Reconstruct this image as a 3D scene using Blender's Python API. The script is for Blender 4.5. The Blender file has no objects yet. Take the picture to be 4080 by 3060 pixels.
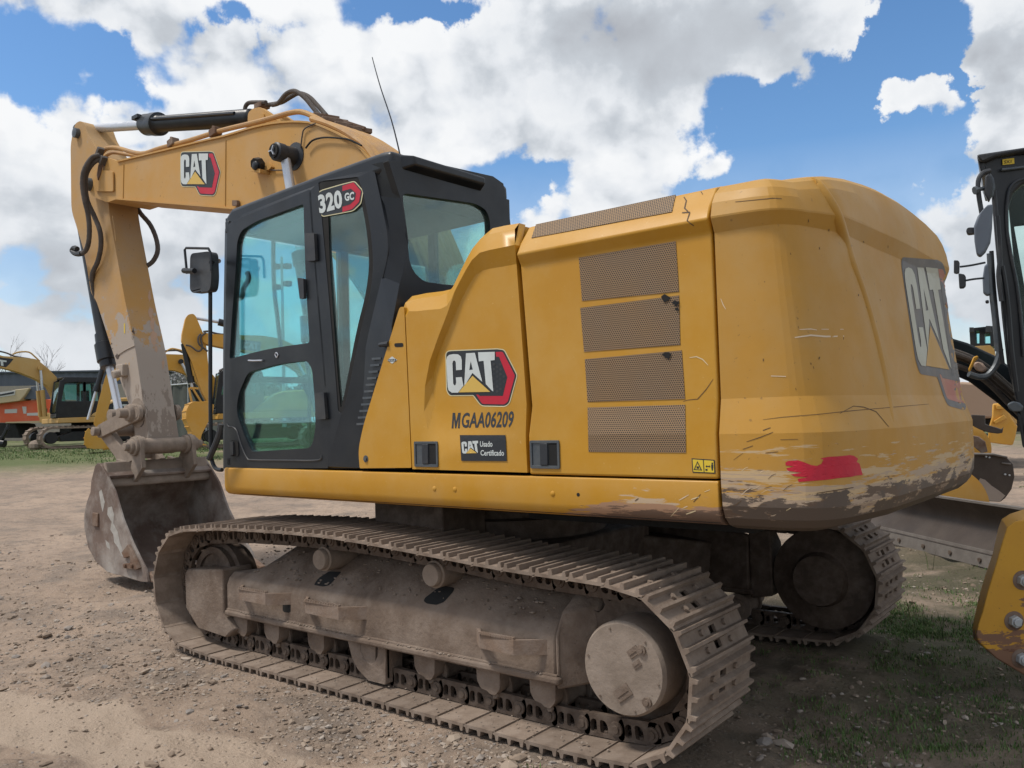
import bpy, bmesh, math, random
from mathutils import Vector, Matrix
from mathutils.geometry import tessellate_polygon
PI = math.pi
random.seed(7)
sc = bpy.context.scene
COL = sc.collection
# ------------------------------------------------------------------ camera
CAM = Vector((-3.72268, 4.63133, 1.54002))
YAW, PITCH, ROLL, FPX = -0.90501, 0.04129, -0.02928, 3330.4
F_ = Vector((math.cos(YAW)*math.cos(PITCH), math.sin(YAW)*math.cos(PITCH), math.sin(PITCH)))
R0 = F_.cross(Vector((0, 0, 1))).normalized(); U0 = R0.cross(F_)
R_ = R0*math.cos(ROLL)+U0*math.sin(ROLL); U_ = -R0*math.sin(ROLL)+U0*math.cos(ROLL)
cd = bpy.data.cameras.new('camera'); cam = bpy.data.objects.new('camera', cd); COL.objects.link(cam)
cd.sensor_width = 36.0; cd.lens = FPX/4080*36.0; cd.clip_start = 0.05; cd.clip_end = 2000
M = Matrix((R_, U_, -F_)).transposed().to_4x4(); M.translation = CAM; cam.matrix_world = M
sc.camera = cam
sc.render.resolution_x = 1024; sc.render.resolution_y = 768
# ------------------------------------------------------------------ world: sky with broken cloud
def azel(px, py):
    d = (F_+R_*((px-2040)/FPX)-U_*((py-1530)/FPX)).normalized()
    return math.atan2(d.y, d.x), math.asin(d.z)
SUN_DIR = Vector((0.42, 0.46, 1.15)).normalized()
w = bpy.data.worlds.new('World'); sc.world = w; w.use_nodes = True
w.cycles.sampling_method = 'MANUAL'; w.cycles.sample_map_resolution = 512
nt = w.node_tree; nt.nodes.clear()
def wn(t, **k):
    n = nt.nodes.new(t)
    for a, b in k.items(): setattr(n, a, b)
    return n
def wl(a, b): nt.links.new(a, b)
def wmath(op, a, b=None, c=None, clamp=False):
    n = wn('ShaderNodeMath', operation=op, use_clamp=clamp)
    for i, v in enumerate((a, b, c)):
        if v is None: continue
        if isinstance(v, (int, float)): n.inputs[i].default_value = v
        else: wl(v, n.inputs[i])
    return n.outputs[0]
tc = wn('ShaderNodeTexCoord'); sep = wn('ShaderNodeSeparateXYZ'); wl(tc.outputs['Generated'], sep.inputs[0])
AZ = wmath('ARCTAN2', sep.outputs[1], sep.outputs[0]); EL = wmath('ARCSINE', sep.outputs[2])
def field(dx, dy):
    """cloud density over (azimuth, elevation), sampled with a small offset"""
    a = wmath('ADD', AZ, dx); e = wmath('ADD', EL, dy)
    cb = wn('ShaderNodeCombineXYZ'); wl(a, cb.inputs[0]); wl(wmath('MULTIPLY', e, 1.25), cb.inputs[1])
    n1 = wn('ShaderNodeTexNoise', noise_dimensions='2D'); n1.inputs['Scale'].default_value = 7.5; n1.inputs['Detail'].default_value = 9; n1.inputs['Roughness'].default_value = 0.52; n1.inputs['Distortion'].default_value = 0.15
    wl(cb.outputs[0], n1.inputs['Vector'])
    v = wn('ShaderNodeTexVoronoi', feature='SMOOTH_F1', voronoi_dimensions='2D'); v.inputs['Scale'].default_value = 17; v.inputs['Smoothness'].default_value = .35
    cb2 = wn('ShaderNodeVectorMath', operation='ADD'); wl(cb.outputs[0], cb2.inputs[0])
    n2 = wn('ShaderNodeTexNoise', noise_dimensions='2D'); n2.inputs['Scale'].default_value = 16; n2.inputs['Detail'].default_value = 6; wl(cb.outputs[0], n2.inputs['Vector'])
    sc2 = wn('ShaderNodeVectorMath', operation='SCALE'); sc2.inputs['Scale'].default_value = .09; wl(n2.outputs['Color'], sc2.inputs[0]); wl(sc2.outputs[0], cb2.inputs[1])
    wl(cb2.outputs[0], v.inputs['Vector'])
    d = wmath('MULTIPLY_ADD', wmath('SUBTRACT', n1.outputs['Fac'], .5), 1.7, .34)
    d = wmath('MULTIPLY_ADD', wmath('SUBTRACT', .35, v.outputs['Distance']), .55, d)
    return wmath('ADD', d, BS)
# blue gaps (negative) and cloud heads (positive); px in a 2212-wide picture
BLOBS = [(55, 150, 75, 90, -1.0), (255, 150, 60, 50, -.95), (330, 60, 60, 30, .3), (520, 30, 70, 35, -.8), (950, 15, 130, 28, -1.0),
         (1740, 290, 175, 90, -1.5), (1960, 60, 90, 110, -1.1), (1930, 350, 90, 70, -1.0), (1975, 215, 44, 56, 1.45), (2055, 200, 26, 70, -.8), (1855, 50, 36, 34, .9), (1850, 160, 60, 50, -.7),
         (1150, 410, 80, 50, -.7), (1650, 130, 130, 70, .5), (1400, 330, 130, 80, .7), (2165, 300, 75, 190, 1.1), (2010, 120, 40, 60, -.4), (1560, 400, 60, 30, -.5),
         (1190, 440, 30, 30, .4), (1250, 150, 280, 150, .55), (130, 420, 300, 200, .45), (750, 200, 300, 150, .35)]
wc = wn('ShaderNodeCombineXYZ'); wl(AZ, wc.inputs[0]); wl(EL, wc.inputs[1])
wnz = wn('ShaderNodeTexNoise', noise_dimensions='2D'); wnz.inputs['Scale'].default_value = 11; wnz.inputs['Detail'].default_value = 7; wnz.inputs['Roughness'].default_value = .6; wl(wc.outputs[0], wnz.inputs['Vector'])
wsp = wn('ShaderNodeSeparateColor'); wl(wnz.outputs['Color'], wsp.inputs[0])
AZW = wmath('MULTIPLY_ADD', wmath('SUBTRACT', wsp.outputs[0], .5), .13, AZ); ELW = wmath('MULTIPLY_ADD', wmath('SUBTRACT', wsp.outputs[1], .5), .11, EL)
def blobs(lst, base=0.0):
    out = base
    for (px, py, rx, ry, amp) in lst:
        a0, e0 = azel(px*1.8445, py*1.8445); sx = rx*1.8445/FPX; sy = ry*1.8445/FPX
        u_ = wmath('DIVIDE', wmath('SUBTRACT', AZW, a0), sx); v_ = wmath('DIVIDE', wmath('SUBTRACT', ELW, e0), sy)
        r2 = wmath('MULTIPLY_ADD', u_, u_, wmath('MULTIPLY', v_, v_))
        out = wmath('MULTIPLY_ADD', wmath('POWER', 2.718, wmath('MULTIPLY', r2, -1.0)), amp, out)
    return out
BS = blobs(BLOBS)
D0 = field(0, 0); D1 = field(-0.020, 0.034)
mask = wn('ShaderNodeMapRange', interpolation_type='SMOOTHSTEP'); wl(D0, mask.inputs[0]); mask.inputs[1].default_value = -.02; mask.inputs[2].default_value = .33
calm = blobs([(1480, 90, 320, 110, .75)], 0.0)
relief = wmath('MULTIPLY_ADD', wmath('MULTIPLY', wmath('SUBTRACT', D0, D1), wmath('SUBTRACT', 1.0, calm)), .72, .86, clamp=True)
grey = blobs([(1480, 100, 300, 125, .62), (1250, 60, 200, 90, .3), (120, 640, 300, 110, .45), (640, 330, 200, 60, .2), (500, 600, 300, 150, .35), (1450, 300, 130, 60, -.2), (2150, 90, 120, 80, .5), (2120, 560, 100, 200, .45), (200, 30, 200, 40, .3)], 0.06)
low = wn('ShaderNodeMapRange'); wl(EL, low.inputs[0]); low.inputs[1].default_value = .45; low.inputs[2].default_value = .0
thick = wmath('MULTIPLY', wmath('SUBTRACT', D0, .6), .14, clamp=True)
shade = wmath('SUBTRACT', wmath('SUBTRACT', relief, wmath('MULTIPLY', grey, .75)), thick, clamp=True)
lowm = wn('ShaderNodeMapRange'); wl(EL, lowm.inputs[0]); lowm.inputs[1].default_value = .30; lowm.inputs[2].default_value = .04; lowm.inputs[3].default_value = 0; lowm.inputs[4].default_value = .75
sm = wmath('MULTIPLY_ADD', wmath('SUBTRACT', .55, shade), lowm.outputs[0], shade)
ramp = wn('ShaderNodeValToRGB'); wl(sm, ramp.inputs[0])
E_ = ramp.color_ramp.elements
E_[0].position = 0.0; E_[0].color = (.40, .42, .46, 1); E_[1].position = 1.0; E_[1].color = (.95, .96, .97, 1)
e = E_.new(.45); e.color = (.57, .61, .66, 1)
e = E_.new(.68); e.color = (.78, .81, .85, 1)
sky = wn('ShaderNodeTexSky', sky_type='NISHITA'); sky.sun_disc = False
sky.sun_elevation = math.asin(SUN_DIR.z); sky.sun_rotation = math.atan2(SUN_DIR.x, SUN_DIR.y)
sky.air_density = 1.0; sky.dust_density = .4; sky.ozone_density = 2.0
hs = wn('ShaderNodeHueSaturation'); hs.inputs['Saturation'].default_value = 1.2; hs.inputs['Value'].default_value = 1.0; wl(sky.outputs[0], hs.inputs['Color'])
b1 = wn('ShaderNodeBackground'); wl(hs.outputs[0], b1.inputs[0]); b1.inputs[1].default_value = 0.142
b2 = wn('ShaderNodeBackground'); wl(ramp.outputs[0], b2.inputs[0]); b2.inputs[1].default_value = 0.92
mk = wmath('MAXIMUM', mask.outputs[0], wmath('MULTIPLY', lowm.outputs[0], .9))
mx = wn('ShaderNodeMixShader'); wl(mk, mx.inputs[0]); wl(b1.outputs[0], mx.inputs[1]); wl(b2.outputs[0], mx.inputs[2])
wo = wn('ShaderNodeOutputWorld'); wl(mx.outputs[0], wo.inputs[0])
sd = bpy.data.lights.new('sun', 'SUN'); sd.energy = 2.8; sd.angle = math.radians(9); sd.color = (1.0, .94, .86)
sun = bpy.data.objects.new('sun', sd); COL.objects.link(sun); sun.rotation_euler = SUN_DIR.to_track_quat('Z', 'Y').to_euler(); sun.location = (0, 0, 20)
sc.view_settings.view_transform = 'Standard'; sc.view_settings.look = 'None'; sc.view_settings.exposure = 0.14; sc.view_settings.gamma = 1.0
# ------------------------------------------------------------------ measuring rays (true distances come from the plane each thing stands on)
SW = -0.0218   # the upper structure is swung a touch on its turntable
RS = Matrix.Rotation(-SW, 3, 'Z')
def _ray(px, py, up):
    d = F_+R_*((px-2040)/FPX)-U_*((py-1530)/FPX); c = CAM.copy()
    return (RS@c, RS@d) if up else (c, d)
def _pl(px, py, ax, v, up):
    c, d = _ray(px, py, up); return c+d*((v-c[ax])/d[ax])
def uy(px, py, y): return _pl(px, py, 1, y, True)
def ux(px, py, x): return _pl(px, py, 0, x, True)
def uz(px, py, z): return _pl(px, py, 2, z, True)
def wy(px, py, y): return _pl(px, py, 1, y, False)
def wx(px, py, x): return _pl(px, py, 0, x, False)
def wz(px, py, z): return _pl(px, py, 2, z, False)
def V(*a): return Vector(a)
# ------------------------------------------------------------------ mesh builder
def catmull(pts, n=6, closed=False):
    P = [Vector(p) for p in pts]; out = []; N = len(P)
    rng = range(N) if closed else range(N-1)
    for i in rng:
        if closed: a, b, c, d = P[i-1], P[i], P[(i+1) % N], P[(i+2) % N]
        else: a, b, c, d = P[max(i-1, 0)], P[i], P[i+1], P[min(i+2, N-1)]
        for k in range(n):
            t = k/n
            out.append(.5*((2*b)+(c-a)*t+(2*a-5*b+4*c-d)*t*t+(3*b-a-3*c+d)*t**3))
    if not closed: out.append(P[-1])
    return out
def rnd(pts, r, n=4):
    """round the corners of a planar polygon; r is a number or one per corner"""
    P = [Vector(p) for p in pts]; out = []; N = len(P)
    for i in range(N):
        rr = r[i] if isinstance(r, (list, tuple)) else r
        a, b, c = P[i-1], P[i], P[(i+1) % N]
        if rr <= 0: out.append(b); continue
        u, v = (a-b), (c-b); rr = min(rr, u.length*.45, v.length*.45)
        p, q = b+u.normalized()*rr, b+v.normalized()*rr
        for k in range(n+1):
            t = k/n; out.append(p*(1-t)**2+b*2*t*(1-t)+q*t*t)
    return out
class MB:
    def __init__(s): s.v = []; s.f = []; s.m = []
    def add(s, vs, fs, mi=0):
        o = len(s.v); s.v += [tuple(v) for v in vs]
        for f in fs: s.f.append([o+i for i in f]); s.m.append(mi)
        return s
    def prism(s, pts, vec, mi=0, holes=(), side=None):
        loops = [[Vector(p) for p in pts]]+[[Vector(p) for p in h] for h in holes]
        vec = Vector(vec); flat = [p for l in loops for p in l]; n = len(flat)
        tri = tessellate_polygon(loops) if (holes or len(pts) > 4) else [tuple(range(n))]
        fs = [list(t) for t in tri]+[[i+n for i in reversed(t)] for t in tri]
        s.add(flat+[p+vec for p in flat], fs, mi)
        o = 0; sf = []
        for l in loops:
            k = len(l)
            for i in range(k): a = o+i; b = o+(i+1) % k; sf.append([a, b, b+n, a+n])
            o += k
        base = len(s.v)-2*n
        for f in sf: s.f.append([base+i for i in f]); s.m.append(mi if side is None else side)
        return s
    def flat(s, pts, mi=0, holes=()):
        loops = [[Vector(p) for p in pts]]+[[Vector(p) for p in h] for h in holes]
        flat = [p for l in loops for p in l]
        return s.add(flat, [list(t) for t in tessellate_polygon(loops)], mi)
    def box(s, c, size, mi=0, rot=None):
        c = Vector(c); h = [x/2 for x in size]; vs = []
        for z in (-1, 1):
            for y in (-1, 1):
                for x in (-1, 1):
                    p = Vector((x*h[0], y*h[1], z*h[2]))
                    if rot is not None: p = rot@p
                    vs.append(c+p)
        return s.add(vs, [(0, 2, 3, 1), (4, 5, 7, 6), (0, 1, 5, 4), (2, 6, 7, 3), (0, 4, 6, 2), (1, 3, 7, 5)], mi)
    def bb(s, a, b, mi=0):
        a = Vector(a); b = Vector(b); return s.box((a+b)/2, [abs(b[i]-a[i]) for i in range(3)], mi)
    def beam(s, p0, p1, w, h, mi=0, up=(0, 0, 1), w1=None, h1=None):
        p0 = Vector(p0); p1 = Vector(p1); d = (p1-p0).normalized(); sd_ = d.cross(Vector(up)).normalized(); u2 = sd_.cross(d)
        w1 = w if w1 is None else w1; h1 = h if h1 is None else h1; vs = []
        for p, ww, hh in ((p0, w, h), (p1, w1, h1)):
            for a, b in ((-1, -1), (1, -1), (1, 1), (-1, 1)): vs.append(p+sd_*a*ww/2+u2*b*hh/2)
        return s.add(vs, [(3, 2, 1, 0), (4, 5, 6, 7), (0, 1, 5, 4), (1, 2, 6, 5), (2, 3, 7, 6), (3, 0, 4, 7)], mi)
    def cyl(s, p0, p1, r0, r1=None, n=20, mi=0, caps=True, capm=None):
        r1 = r0 if r1 is None else r1
        p0 = Vector(p0); p1 = Vector(p1); d = (p1-p0).normalized()
        a = d.orthogonal().normalized(); b = d.cross(a)
        vs = [p+(a*math.cos(2*PI*i/n)+b*math.sin(2*PI*i/n))*r for p, r in ((p0, r0), (p1, r1)) for i in range(n)]
        s.add(vs, [(i, (i+1) % n, (i+1) % n+n, i+n) for i in range(n)], mi)
        if caps:
            o = len(s.v)-2*n
            s.f.append([o+i for i in range(n)][::-1]); s.m.append(mi if capm is None else capm)
            s.f.append([o+n+i for i in range(n)]); s.m.append(mi if capm is None else capm)
        return s
    def tube(s, pts, r, n=8, sub=5, mi=0, closed=False, smooth=True, rfun=None):
        P = catmull(pts, sub, closed) if smooth else [Vector(p) for p in pts]
        N = len(P); rings = []; ref = None
        for i in range(N):
            t = (P[(i+1) % N]-P[i-1]) if closed else (P[min(i+1, N-1)]-P[max(i-1, 0)])
            t = t.normalized() if t.length > 1e-9 else Vector((0, 0, 1))
            if ref is None: ref = t.orthogonal().normalized()
            ref = (ref-t*ref.dot(t)); ref = ref.normalized() if ref.length > 1e-6 else t.orthogonal().normalized()
            b = t.cross(ref); rr = r*(rfun(i) if rfun else 1)
            rings.append([P[i]+(ref*math.cos(2*PI*k/n)+b*math.sin(2*PI*k/n))*rr for k in range(n)])
        return s.loft(rings, mi, closed=closed, caps=not closed)
    def loft(s, rings, mi=0, closed=False, caps=True, ringclosed=True):
        n = len(rings[0]); vs = [p for r_ in rings for p in r_]; fs = []; m = len(rings)
        for i in range(m if closed else m-1):
            j = (i+1) % m
            for k in range(n if ringclosed else n-1):
                k2 = (k+1) % n; fs.append((i*n+k, i*n+k2, j*n+k2, j*n+k))
        if caps and not closed: fs.append(list(range(n))[::-1]); fs.append([(m-1)*n+k for k in range(n)])
        return s.add(vs, fs, mi)
    def rev(s, c, axis, prof, n=24, mi=0):
        """revolve (distance along axis, radius) pairs about an axis through c"""
        c = Vector(c); d = Vector(axis).normalized(); a = d.orthogonal().normalized(); b = d.cross(a)
        return s.loft([[c+d*t+(a*math.cos(2*PI*i/n)+b*math.sin(2*PI*i/n))*max(r, 1e-4) for i in range(n)] for t, r in prof], mi)
    def sphere(s, c, r, mi=0, n=10, sq=(1, 1, 1)):
        c = Vector(c); rings = []
        for i in range(n+1):
            th = PI*i/n; rr = max(math.sin(th), 1e-3)
            rings.append([c+Vector((math.cos(2*PI*k/(n*2))*rr*r*sq[0], math.sin(2*PI*k/(n*2))*rr*r*sq[1], math.cos(th)*r*sq[2])) for k in range(n*2)])
        return s.loft(rings, mi)
    def merge(s, o, fn=None):
        b = len(s.v); s.v += [tuple(fn(Vector(v))) if fn else v for v in o.v]
        s.f += [[b+i for i in f] for f in o.f]; s.m += o.m; return s
    def build(s, name, mats, parent=None, up=False, bevel=0, seg=2, smooth=True, ang=35, weld=True, recalc=True, sub=0, blim=40, wn_=False):
        me = bpy.data.meshes.new(name); me.from_pydata(s.v, [], s.f)
        if not isinstance(mats, (list, tuple)): mats = [mats]
        for m_ in mats: me.materials.append(m_)
        for p, mi in zip(me.polygons, s.m): p.material_index = mi
        bm = bmesh.new(); bm.from_mesh(me)
        if weld: bmesh.ops.remove_doubles(bm, verts=bm.verts, dist=1e-5)
        if recalc: bmesh.ops.recalc_face_normals(bm, faces=bm.faces)
        bm.to_mesh(me); bm.free()
        if smooth: me.shade_smooth(); me.set_sharp_from_angle(angle=math.radians(ang))
        o = bpy.data.objects.new(name, me); COL.objects.link(o)
        if parent: o.parent = parent
        if up: o.rotation_euler.z = SW
        if sub:
            q = o.modifiers.new('sub', 'SUBSURF'); q.levels = sub; q.render_levels = sub
        if bevel:
            q = o.modifiers.new('bevel', 'BEVEL'); q.width = bevel; q.segments = seg; q.limit_method = 'ANGLE'; q.angle_limit = math.radians(blim); q.harden_normals = False
        if wn_: q = o.modifiers.new('weighted', 'WEIGHTED_NORMAL'); q.keep_sharp = True; q.weight = 90
        return o
def empty(name, loc=(0, 0, 0), rz=0.0, label=None, cat=None, group=None):
    o = bpy.data.objects.new(name, None); COL.objects.link(o); o.location = loc; o.rotation_euler.z = rz; o.empty_display_size = .3
    tag(o, label, cat, group); return o
def tag(o, label=None, cat=None, group=None, kind=None):
    if label: o['label'] = label
    if cat: o['category'] = cat
    if group: o['group'] = group
    if kind: o['kind'] = kind
    return o
def text_mb(txt, mi=0, bold=.02, shear=0.0, spacing=1.0):
    cu = bpy.data.curves.new('t', 'FONT'); cu.body = txt; cu.offset = bold; cu.shear = shear; cu.space_character = spacing; cu.resolution_u = 3
    o = bpy.data.objects.new('t', cu); COL.objects.link(o); bpy.context.view_layer.update()
    dg = bpy.context.evaluated_depsgraph_get(); me = bpy.data.meshes.new_from_object(o.evaluated_get(dg))
    m_ = MB(); m_.add([v.co for v in me.vertices], [list(p.vertices) for p in me.polygons], mi)
    bpy.data.objects.remove(o); bpy.data.curves.remove(cu); bpy.data.meshes.remove(me)
    x0 = min(v[0] for v in m_.v); x1 = max(v[0] for v in m_.v); y0 = min(v[1] for v in m_.v); y1 = max(v[1] for v in m_.v)
    m_.v = [((v[0]-x0)/(x1-x0), (v[1]-y0)/(y1-y0), 0) for v in m_.v]   # unit square
    return m_
def quadmap(bl, br, tl, tr, off):
    bl, br, tl, tr = map(Vector, (bl, br, tl, tr)); off = Vector(off)
    return lambda v: (bl*(1-v.x)+br*v.x)*(1-v.y)+(tl*(1-v.x)+tr*v.x)*v.y+off*(1+v.z)
# ------------------------------------------------------------------ materials
def mat(name, col, rough=.6, objrand=0.0, metal=0.0, col2=None, s2=3.0, a2=.5, dust=None, ds=5.0, da=.5, speck=None, ss=60, sa=.5, bump=0.0, bs=40, spec=.4, stretch=(1, 1, 1), wear=None, coat=0.0):
    m = bpy.data.materials.new(name); m.use_nodes = True; n = m.node_tree; n.nodes.clear()
    def N(t, **k):
        x = n.nodes.new(t)
        for a, b in k.items(): setattr(x, a, b)
        return x
    L = n.links.new
    out = N('ShaderNodeOutputMaterial'); b = N('ShaderNodeBsdfPrincipled'); L(b.outputs[0], out.inputs[0])
    b.inputs['Metallic'].default_value = metal; b.inputs['Specular IOR Level'].default_value = spec
    b.inputs['Coat Weight'].default_value = coat; b.inputs['Coat Roughness'].default_value = .25
    tc = N('ShaderNodeTexCoord'); mp = N('ShaderNodeMapping'); mp.inputs['Scale'].default_value = stretch; L(tc.outputs['Object'], mp.inputs[0])
    def noise(scale, detail=6, rough_=.6, off=0.0, vec=None):
        x = N('ShaderNodeTexNoise'); x.inputs['Scale'].default_value = scale; x.inputs['Detail'].default_value = detail; x.inputs['Roughness'].default_value = rough_
        ad = N('ShaderNodeVectorMath', operation='ADD'); ad.inputs[1].default_value = (off, off*.7, off*1.3); L(vec or mp.outputs[0], ad.inputs[0]); L(ad.outputs[0], x.inputs['Vector'])
        return x.outputs['Fac']
    def rng(v, lo, hi, a=0.0, b_=1.0):
        x = N('ShaderNodeMapRange'); L(v, x.inputs[0]); x.inputs[1].default_value = lo; x.inputs[2].default_value = hi; x.inputs[3].default_value = a; x.inputs[4].default_value = b_; return x.outputs[0]
    def mix(f, a, c):
        x = N('ShaderNodeMix', data_type='RGBA'); L(f, x.inputs[0])
        for v, i in ((a, 6), (c, 7)):
            if isinstance(v, tuple): x.inputs[i].default_value = (*v, 1)
            else: L(v, x.inputs[i])
        return x.outputs[2]
    def mth(op, a, c=None):
        x = N('ShaderNodeMath', operation=op, use_clamp=(op != 'SUBTRACT'))
        for v, i in ((a, 0), (c, 1)):
            if v is None: continue
            if isinstance(v, (int, float)): x.inputs[i].default_value = v
            else: L(v, x.inputs[i])
        return x.outputs[0]
    c = N('ShaderNodeRGB'); c.outputs[0].default_value = (*col, 1); c = c.outputs[0]
    if col2: c = mix(rng(noise(s2, 5), .35, .68, 0, a2), c, col2)
    if dust: c = mix(rng(noise(ds, 8, .65, 3.1), .42, .7, 0, da), c, dust)
    if speck: c = mix(rng(noise(ss, 3, .6, 7.7), .68, .74, 0, sa), c, speck)
    rr = rng(noise(s2*2.3, 4, .6, 11.), .3, .7, rough-.08, min(1, rough+.1))
    if wear:
        sp = N('ShaderNodeSeparateXYZ'); L(tc.outputs['Object'], sp.inputs[0])
        for (zlo, zhi, wc, sx, sz, thr, x0, x1) in wear:
            ms = N('ShaderNodeMapping'); ms.inputs['Scale'].default_value = (sx, sx, sz); L(tc.outputs['Object'], ms.inputs[0])
            nz = noise(1.0, 8, .68, sx, ms.outputs[0])
            h = rng(sp.outputs[2], zlo, zhi, 1.0, 0.0)
            if x0 is not None: h = mth('MULTIPLY', h, rng(sp.outputs[0], x0, x1, 1.0, 0.0))
            k = mth('ADD', nz, mth('MULTIPLY', h, .5))
            f = rng(k, thr, thr+.025)
            c = mix(f, c, wc)
    if objrand:
        oi = N('ShaderNodeObjectInfo'); hv = N('ShaderNodeHueSaturation'); L(rng(oi.outputs['Random'], 0, 1, 1-objrand, 1+objrand), hv.inputs['Value']); L(c, hv.inputs['Color']); c = hv.outputs[0]
    L(c, b.inputs['Base Color']); L(rr, b.inputs['Roughness'])
    if bump:
        bp_ = N('ShaderNodeBump'); bp_.inputs['Strength'].default_value = bump; bp_.inputs['Distance'].default_value = .01; L(noise(bs, 8, .65, 5.), bp_.inputs['Height']); L(bp_.outputs[0], b.inputs['Normal'])
    return m
DUST = (.36, .27, .185)
YEL = (.49, .245, .013); YEL2 = (.42, .20, .010)
M_yel = mat('yellow_paint', YEL, .5, col2=YEL2, s2=1.3, a2=.6, dust=(.52, .33, .10), ds=3.5, da=.35, speck=(.62, .45, .2), ss=55, sa=.35, bump=.05, bs=9, coat=.15)
M_cw = mat('faded_yellow_paint', (.47, .245, .036), .55, col2=(.40, .205, .028), s2=1.3, a2=.8, dust=(.43, .27, .095), ds=2.6, da=.6, speck=(.12, .07, .03), ss=38, sa=.55, bump=.08, bs=8,
    wear=[(1.02, 1.62, (.50, .36, .20), 2.2, 30, .80, None, None), (1.0, 1.50, (.40, .30, .21), 3.2, 38, .765, None, None), (1.0, 1.46, (.115, .075, .05), 2.6, 20, .80, None, None), (1.0, 1.34, (.30, .22, .16), 3.0, 44, .80, None, None), (1.04, 1.30, (.10, .075, .058), 3.0, 8, .73, None, None)])
M_skirt = mat('scraped_yellow_paint', YEL, .5, col2=YEL2, s2=1.6, a2=.6, dust=(.5, .33, .14), ds=3.5, da=.3, speck=(.6, .42, .2), ss=55, sa=.3, coat=.15,
    wear=[(1.06, 1.34, (.48, .36, .24), 3.0, 24, .84, -1.9, -1.2), (1.06, 1.22, (.34, .20, .12), 2.5, 26, .70, -1.75, -1.35), (1.05, 1.18, (.13, .08, .055), 4.0, 40, .70, -1.8, -1.4)])
M_boom = mat('dusty_yellow_paint', (.50, .275, .075), .6, col2=(.46, .24, .05), s2=1.2, a2=.7, dust=(.47, .32, .17), ds=2.0, da=.5, speck=(.10, .06, .03), ss=26, sa=.6, bump=.05, bs=9)
M_stick = mat('mud_dusted_yellow_paint', (.44, .245, .075), .75, col2=(.40, .26, .12), s2=1.5, a2=.7, dust=(.36, .27, .19), ds=2.2, da=.6, speck=(.12, .08, .05), ss=30, sa=.6, bump=.12, bs=14,
    wear=[(1.6, 3.2, (.36, .305, .255), 5, 5, .66, None, None), (1.5, 3.0, (.25, .20, .16), 16, 5, .90, None, None)])
M_mud = mat('dried_mud_on_steel', (.27, .22, .18), .9, col2=(.165, .13, .10), s2=5, a2=.8, dust=(.31, .255, .21), ds=9, da=.6, speck=(.10, .075, .055), ss=45, sa=.5, bump=.45, bs=28, spec=.2)
M_track = mat('dusty_track_steel', (.225, .172, .132), .78, objrand=.16, col2=(.145, .107, .082), s2=5, a2=.9, dust=(.30, .242, .196), ds=11, da=.7, speck=(.09, .065, .05), ss=60, sa=.5, bump=.3, bs=45, spec=.25)
M_chain = mat('oily_chain_and_shaded_steel', (.085, .060, .044), .7, col2=(.06, .042, .032), s2=9, a2=.8, dust=(.19, .15, .12), ds=13, da=.6, bump=.35, bs=50, spec=.35)  # oily chain; also stands in for shade on parts under the body
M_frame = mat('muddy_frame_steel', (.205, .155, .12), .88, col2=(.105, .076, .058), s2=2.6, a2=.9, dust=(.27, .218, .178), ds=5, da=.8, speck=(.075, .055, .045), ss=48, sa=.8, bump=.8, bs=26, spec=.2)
M_rust = mat('rusted_steel', (.17, .105, .07), .85, col2=(.10, .06, .045), s2=5, a2=.8, dust=(.27, .22, .18), ds=6, da=.7, bump=.4, bs=30, spec=.2)
M_step = mat('dusty_step_steel', (.215, .152, .11), .88, col2=(.17, .12, .09), s2=9, a2=.8, dust=(.28, .228, .19), ds=11, da=.7, speck=(.10, .06, .045), ss=80, sa=.7, bump=.5, bs=60)
M_bucket = mat('bare_bucket_steel', (.19, .14, .115), .8, col2=(.10, .07, .056), s2=2.2, a2=.9, dust=(.40, .37, .335), ds=2.4, da=.85, speck=(.33, .25, .2), ss=22, sa=.4, bump=.35, bs=18, spec=.25)
M_black = mat('satin_black_paint', (.011, .014, .019), .38, col2=(.008, .010, .013), s2=2, a2=.7, dust=(.035, .036, .036), ds=4, da=.35, speck=(.16, .16, .15), ss=70, sa=.16, spec=.4)
M_plastic = mat('grey_black_plastic', (.028, .032, .039), .5, col2=(.02, .023, .028), s2=3, a2=.7, dust=(.10, .095, .085), ds=5, da=.4, bump=.1, bs=80)
M_dark = mat('shadow_black_rubber', (.012, .012, .012), .85)  # black parts, and flat patches that paint the dark inside holes
M_hose = mat('dusty_hose_rubber', (.10, .085, .075), .8, col2=(.06, .052, .048), s2=12, a2=.8, bump=.3, bs=90)
M_chrome = mat('chromed_rod', (.56, .58, .62), .32, metal=.55, col2=(.45, .47, .5), s2=4, a2=.6)
M_pipe = mat('dusty_yellow_pipe', (.46, .265, .085), .65, col2=(.36, .20, .09), s2=6, a2=.8, dust=(.33, .22, .14), ds=8, da=.7, speck=(.14, .07, .04), ss=40, sa=.6)
M_seat = mat('seat_fabric', (.012, .013, .015), .9, bump=.3, bs=90)
M_mirror = mat('mirror_glass', (.35, .37, .4), .12, metal=.9)
M_white = mat('decal_white', (.55, .60, .60), .55, dust=(.45, .45, .42), ds=9, da=.4)
M_wfade = mat('decal_faded_white', (.46, .46, .38), .6, dust=(.40, .38, .30), ds=9, da=.5)
M_dblack = mat('decal_black', (.022, .026, .032), .5)
M_dfade = mat('decal_faded_black', (.155, .150, .145), .65, dust=(.24, .20, .16), ds=7, da=.5)
M_red = mat('decal_red', (.50, .012, .035), .5, dust=(.3, .02, .04), ds=6, da=.5)
M_rfade = mat('decal_faded_red', (.42, .17, .13), .65, dust=(.42, .26, .16), ds=6, da=.6)
M_dyel = mat('decal_yellow', (.60, .40, .09), .5)
M_yfade = mat('decal_faded_yellow', (.50, .30, .09), .6)
M_warn = mat('warning_yellow', (.66, .48, .04), .5)
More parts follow.
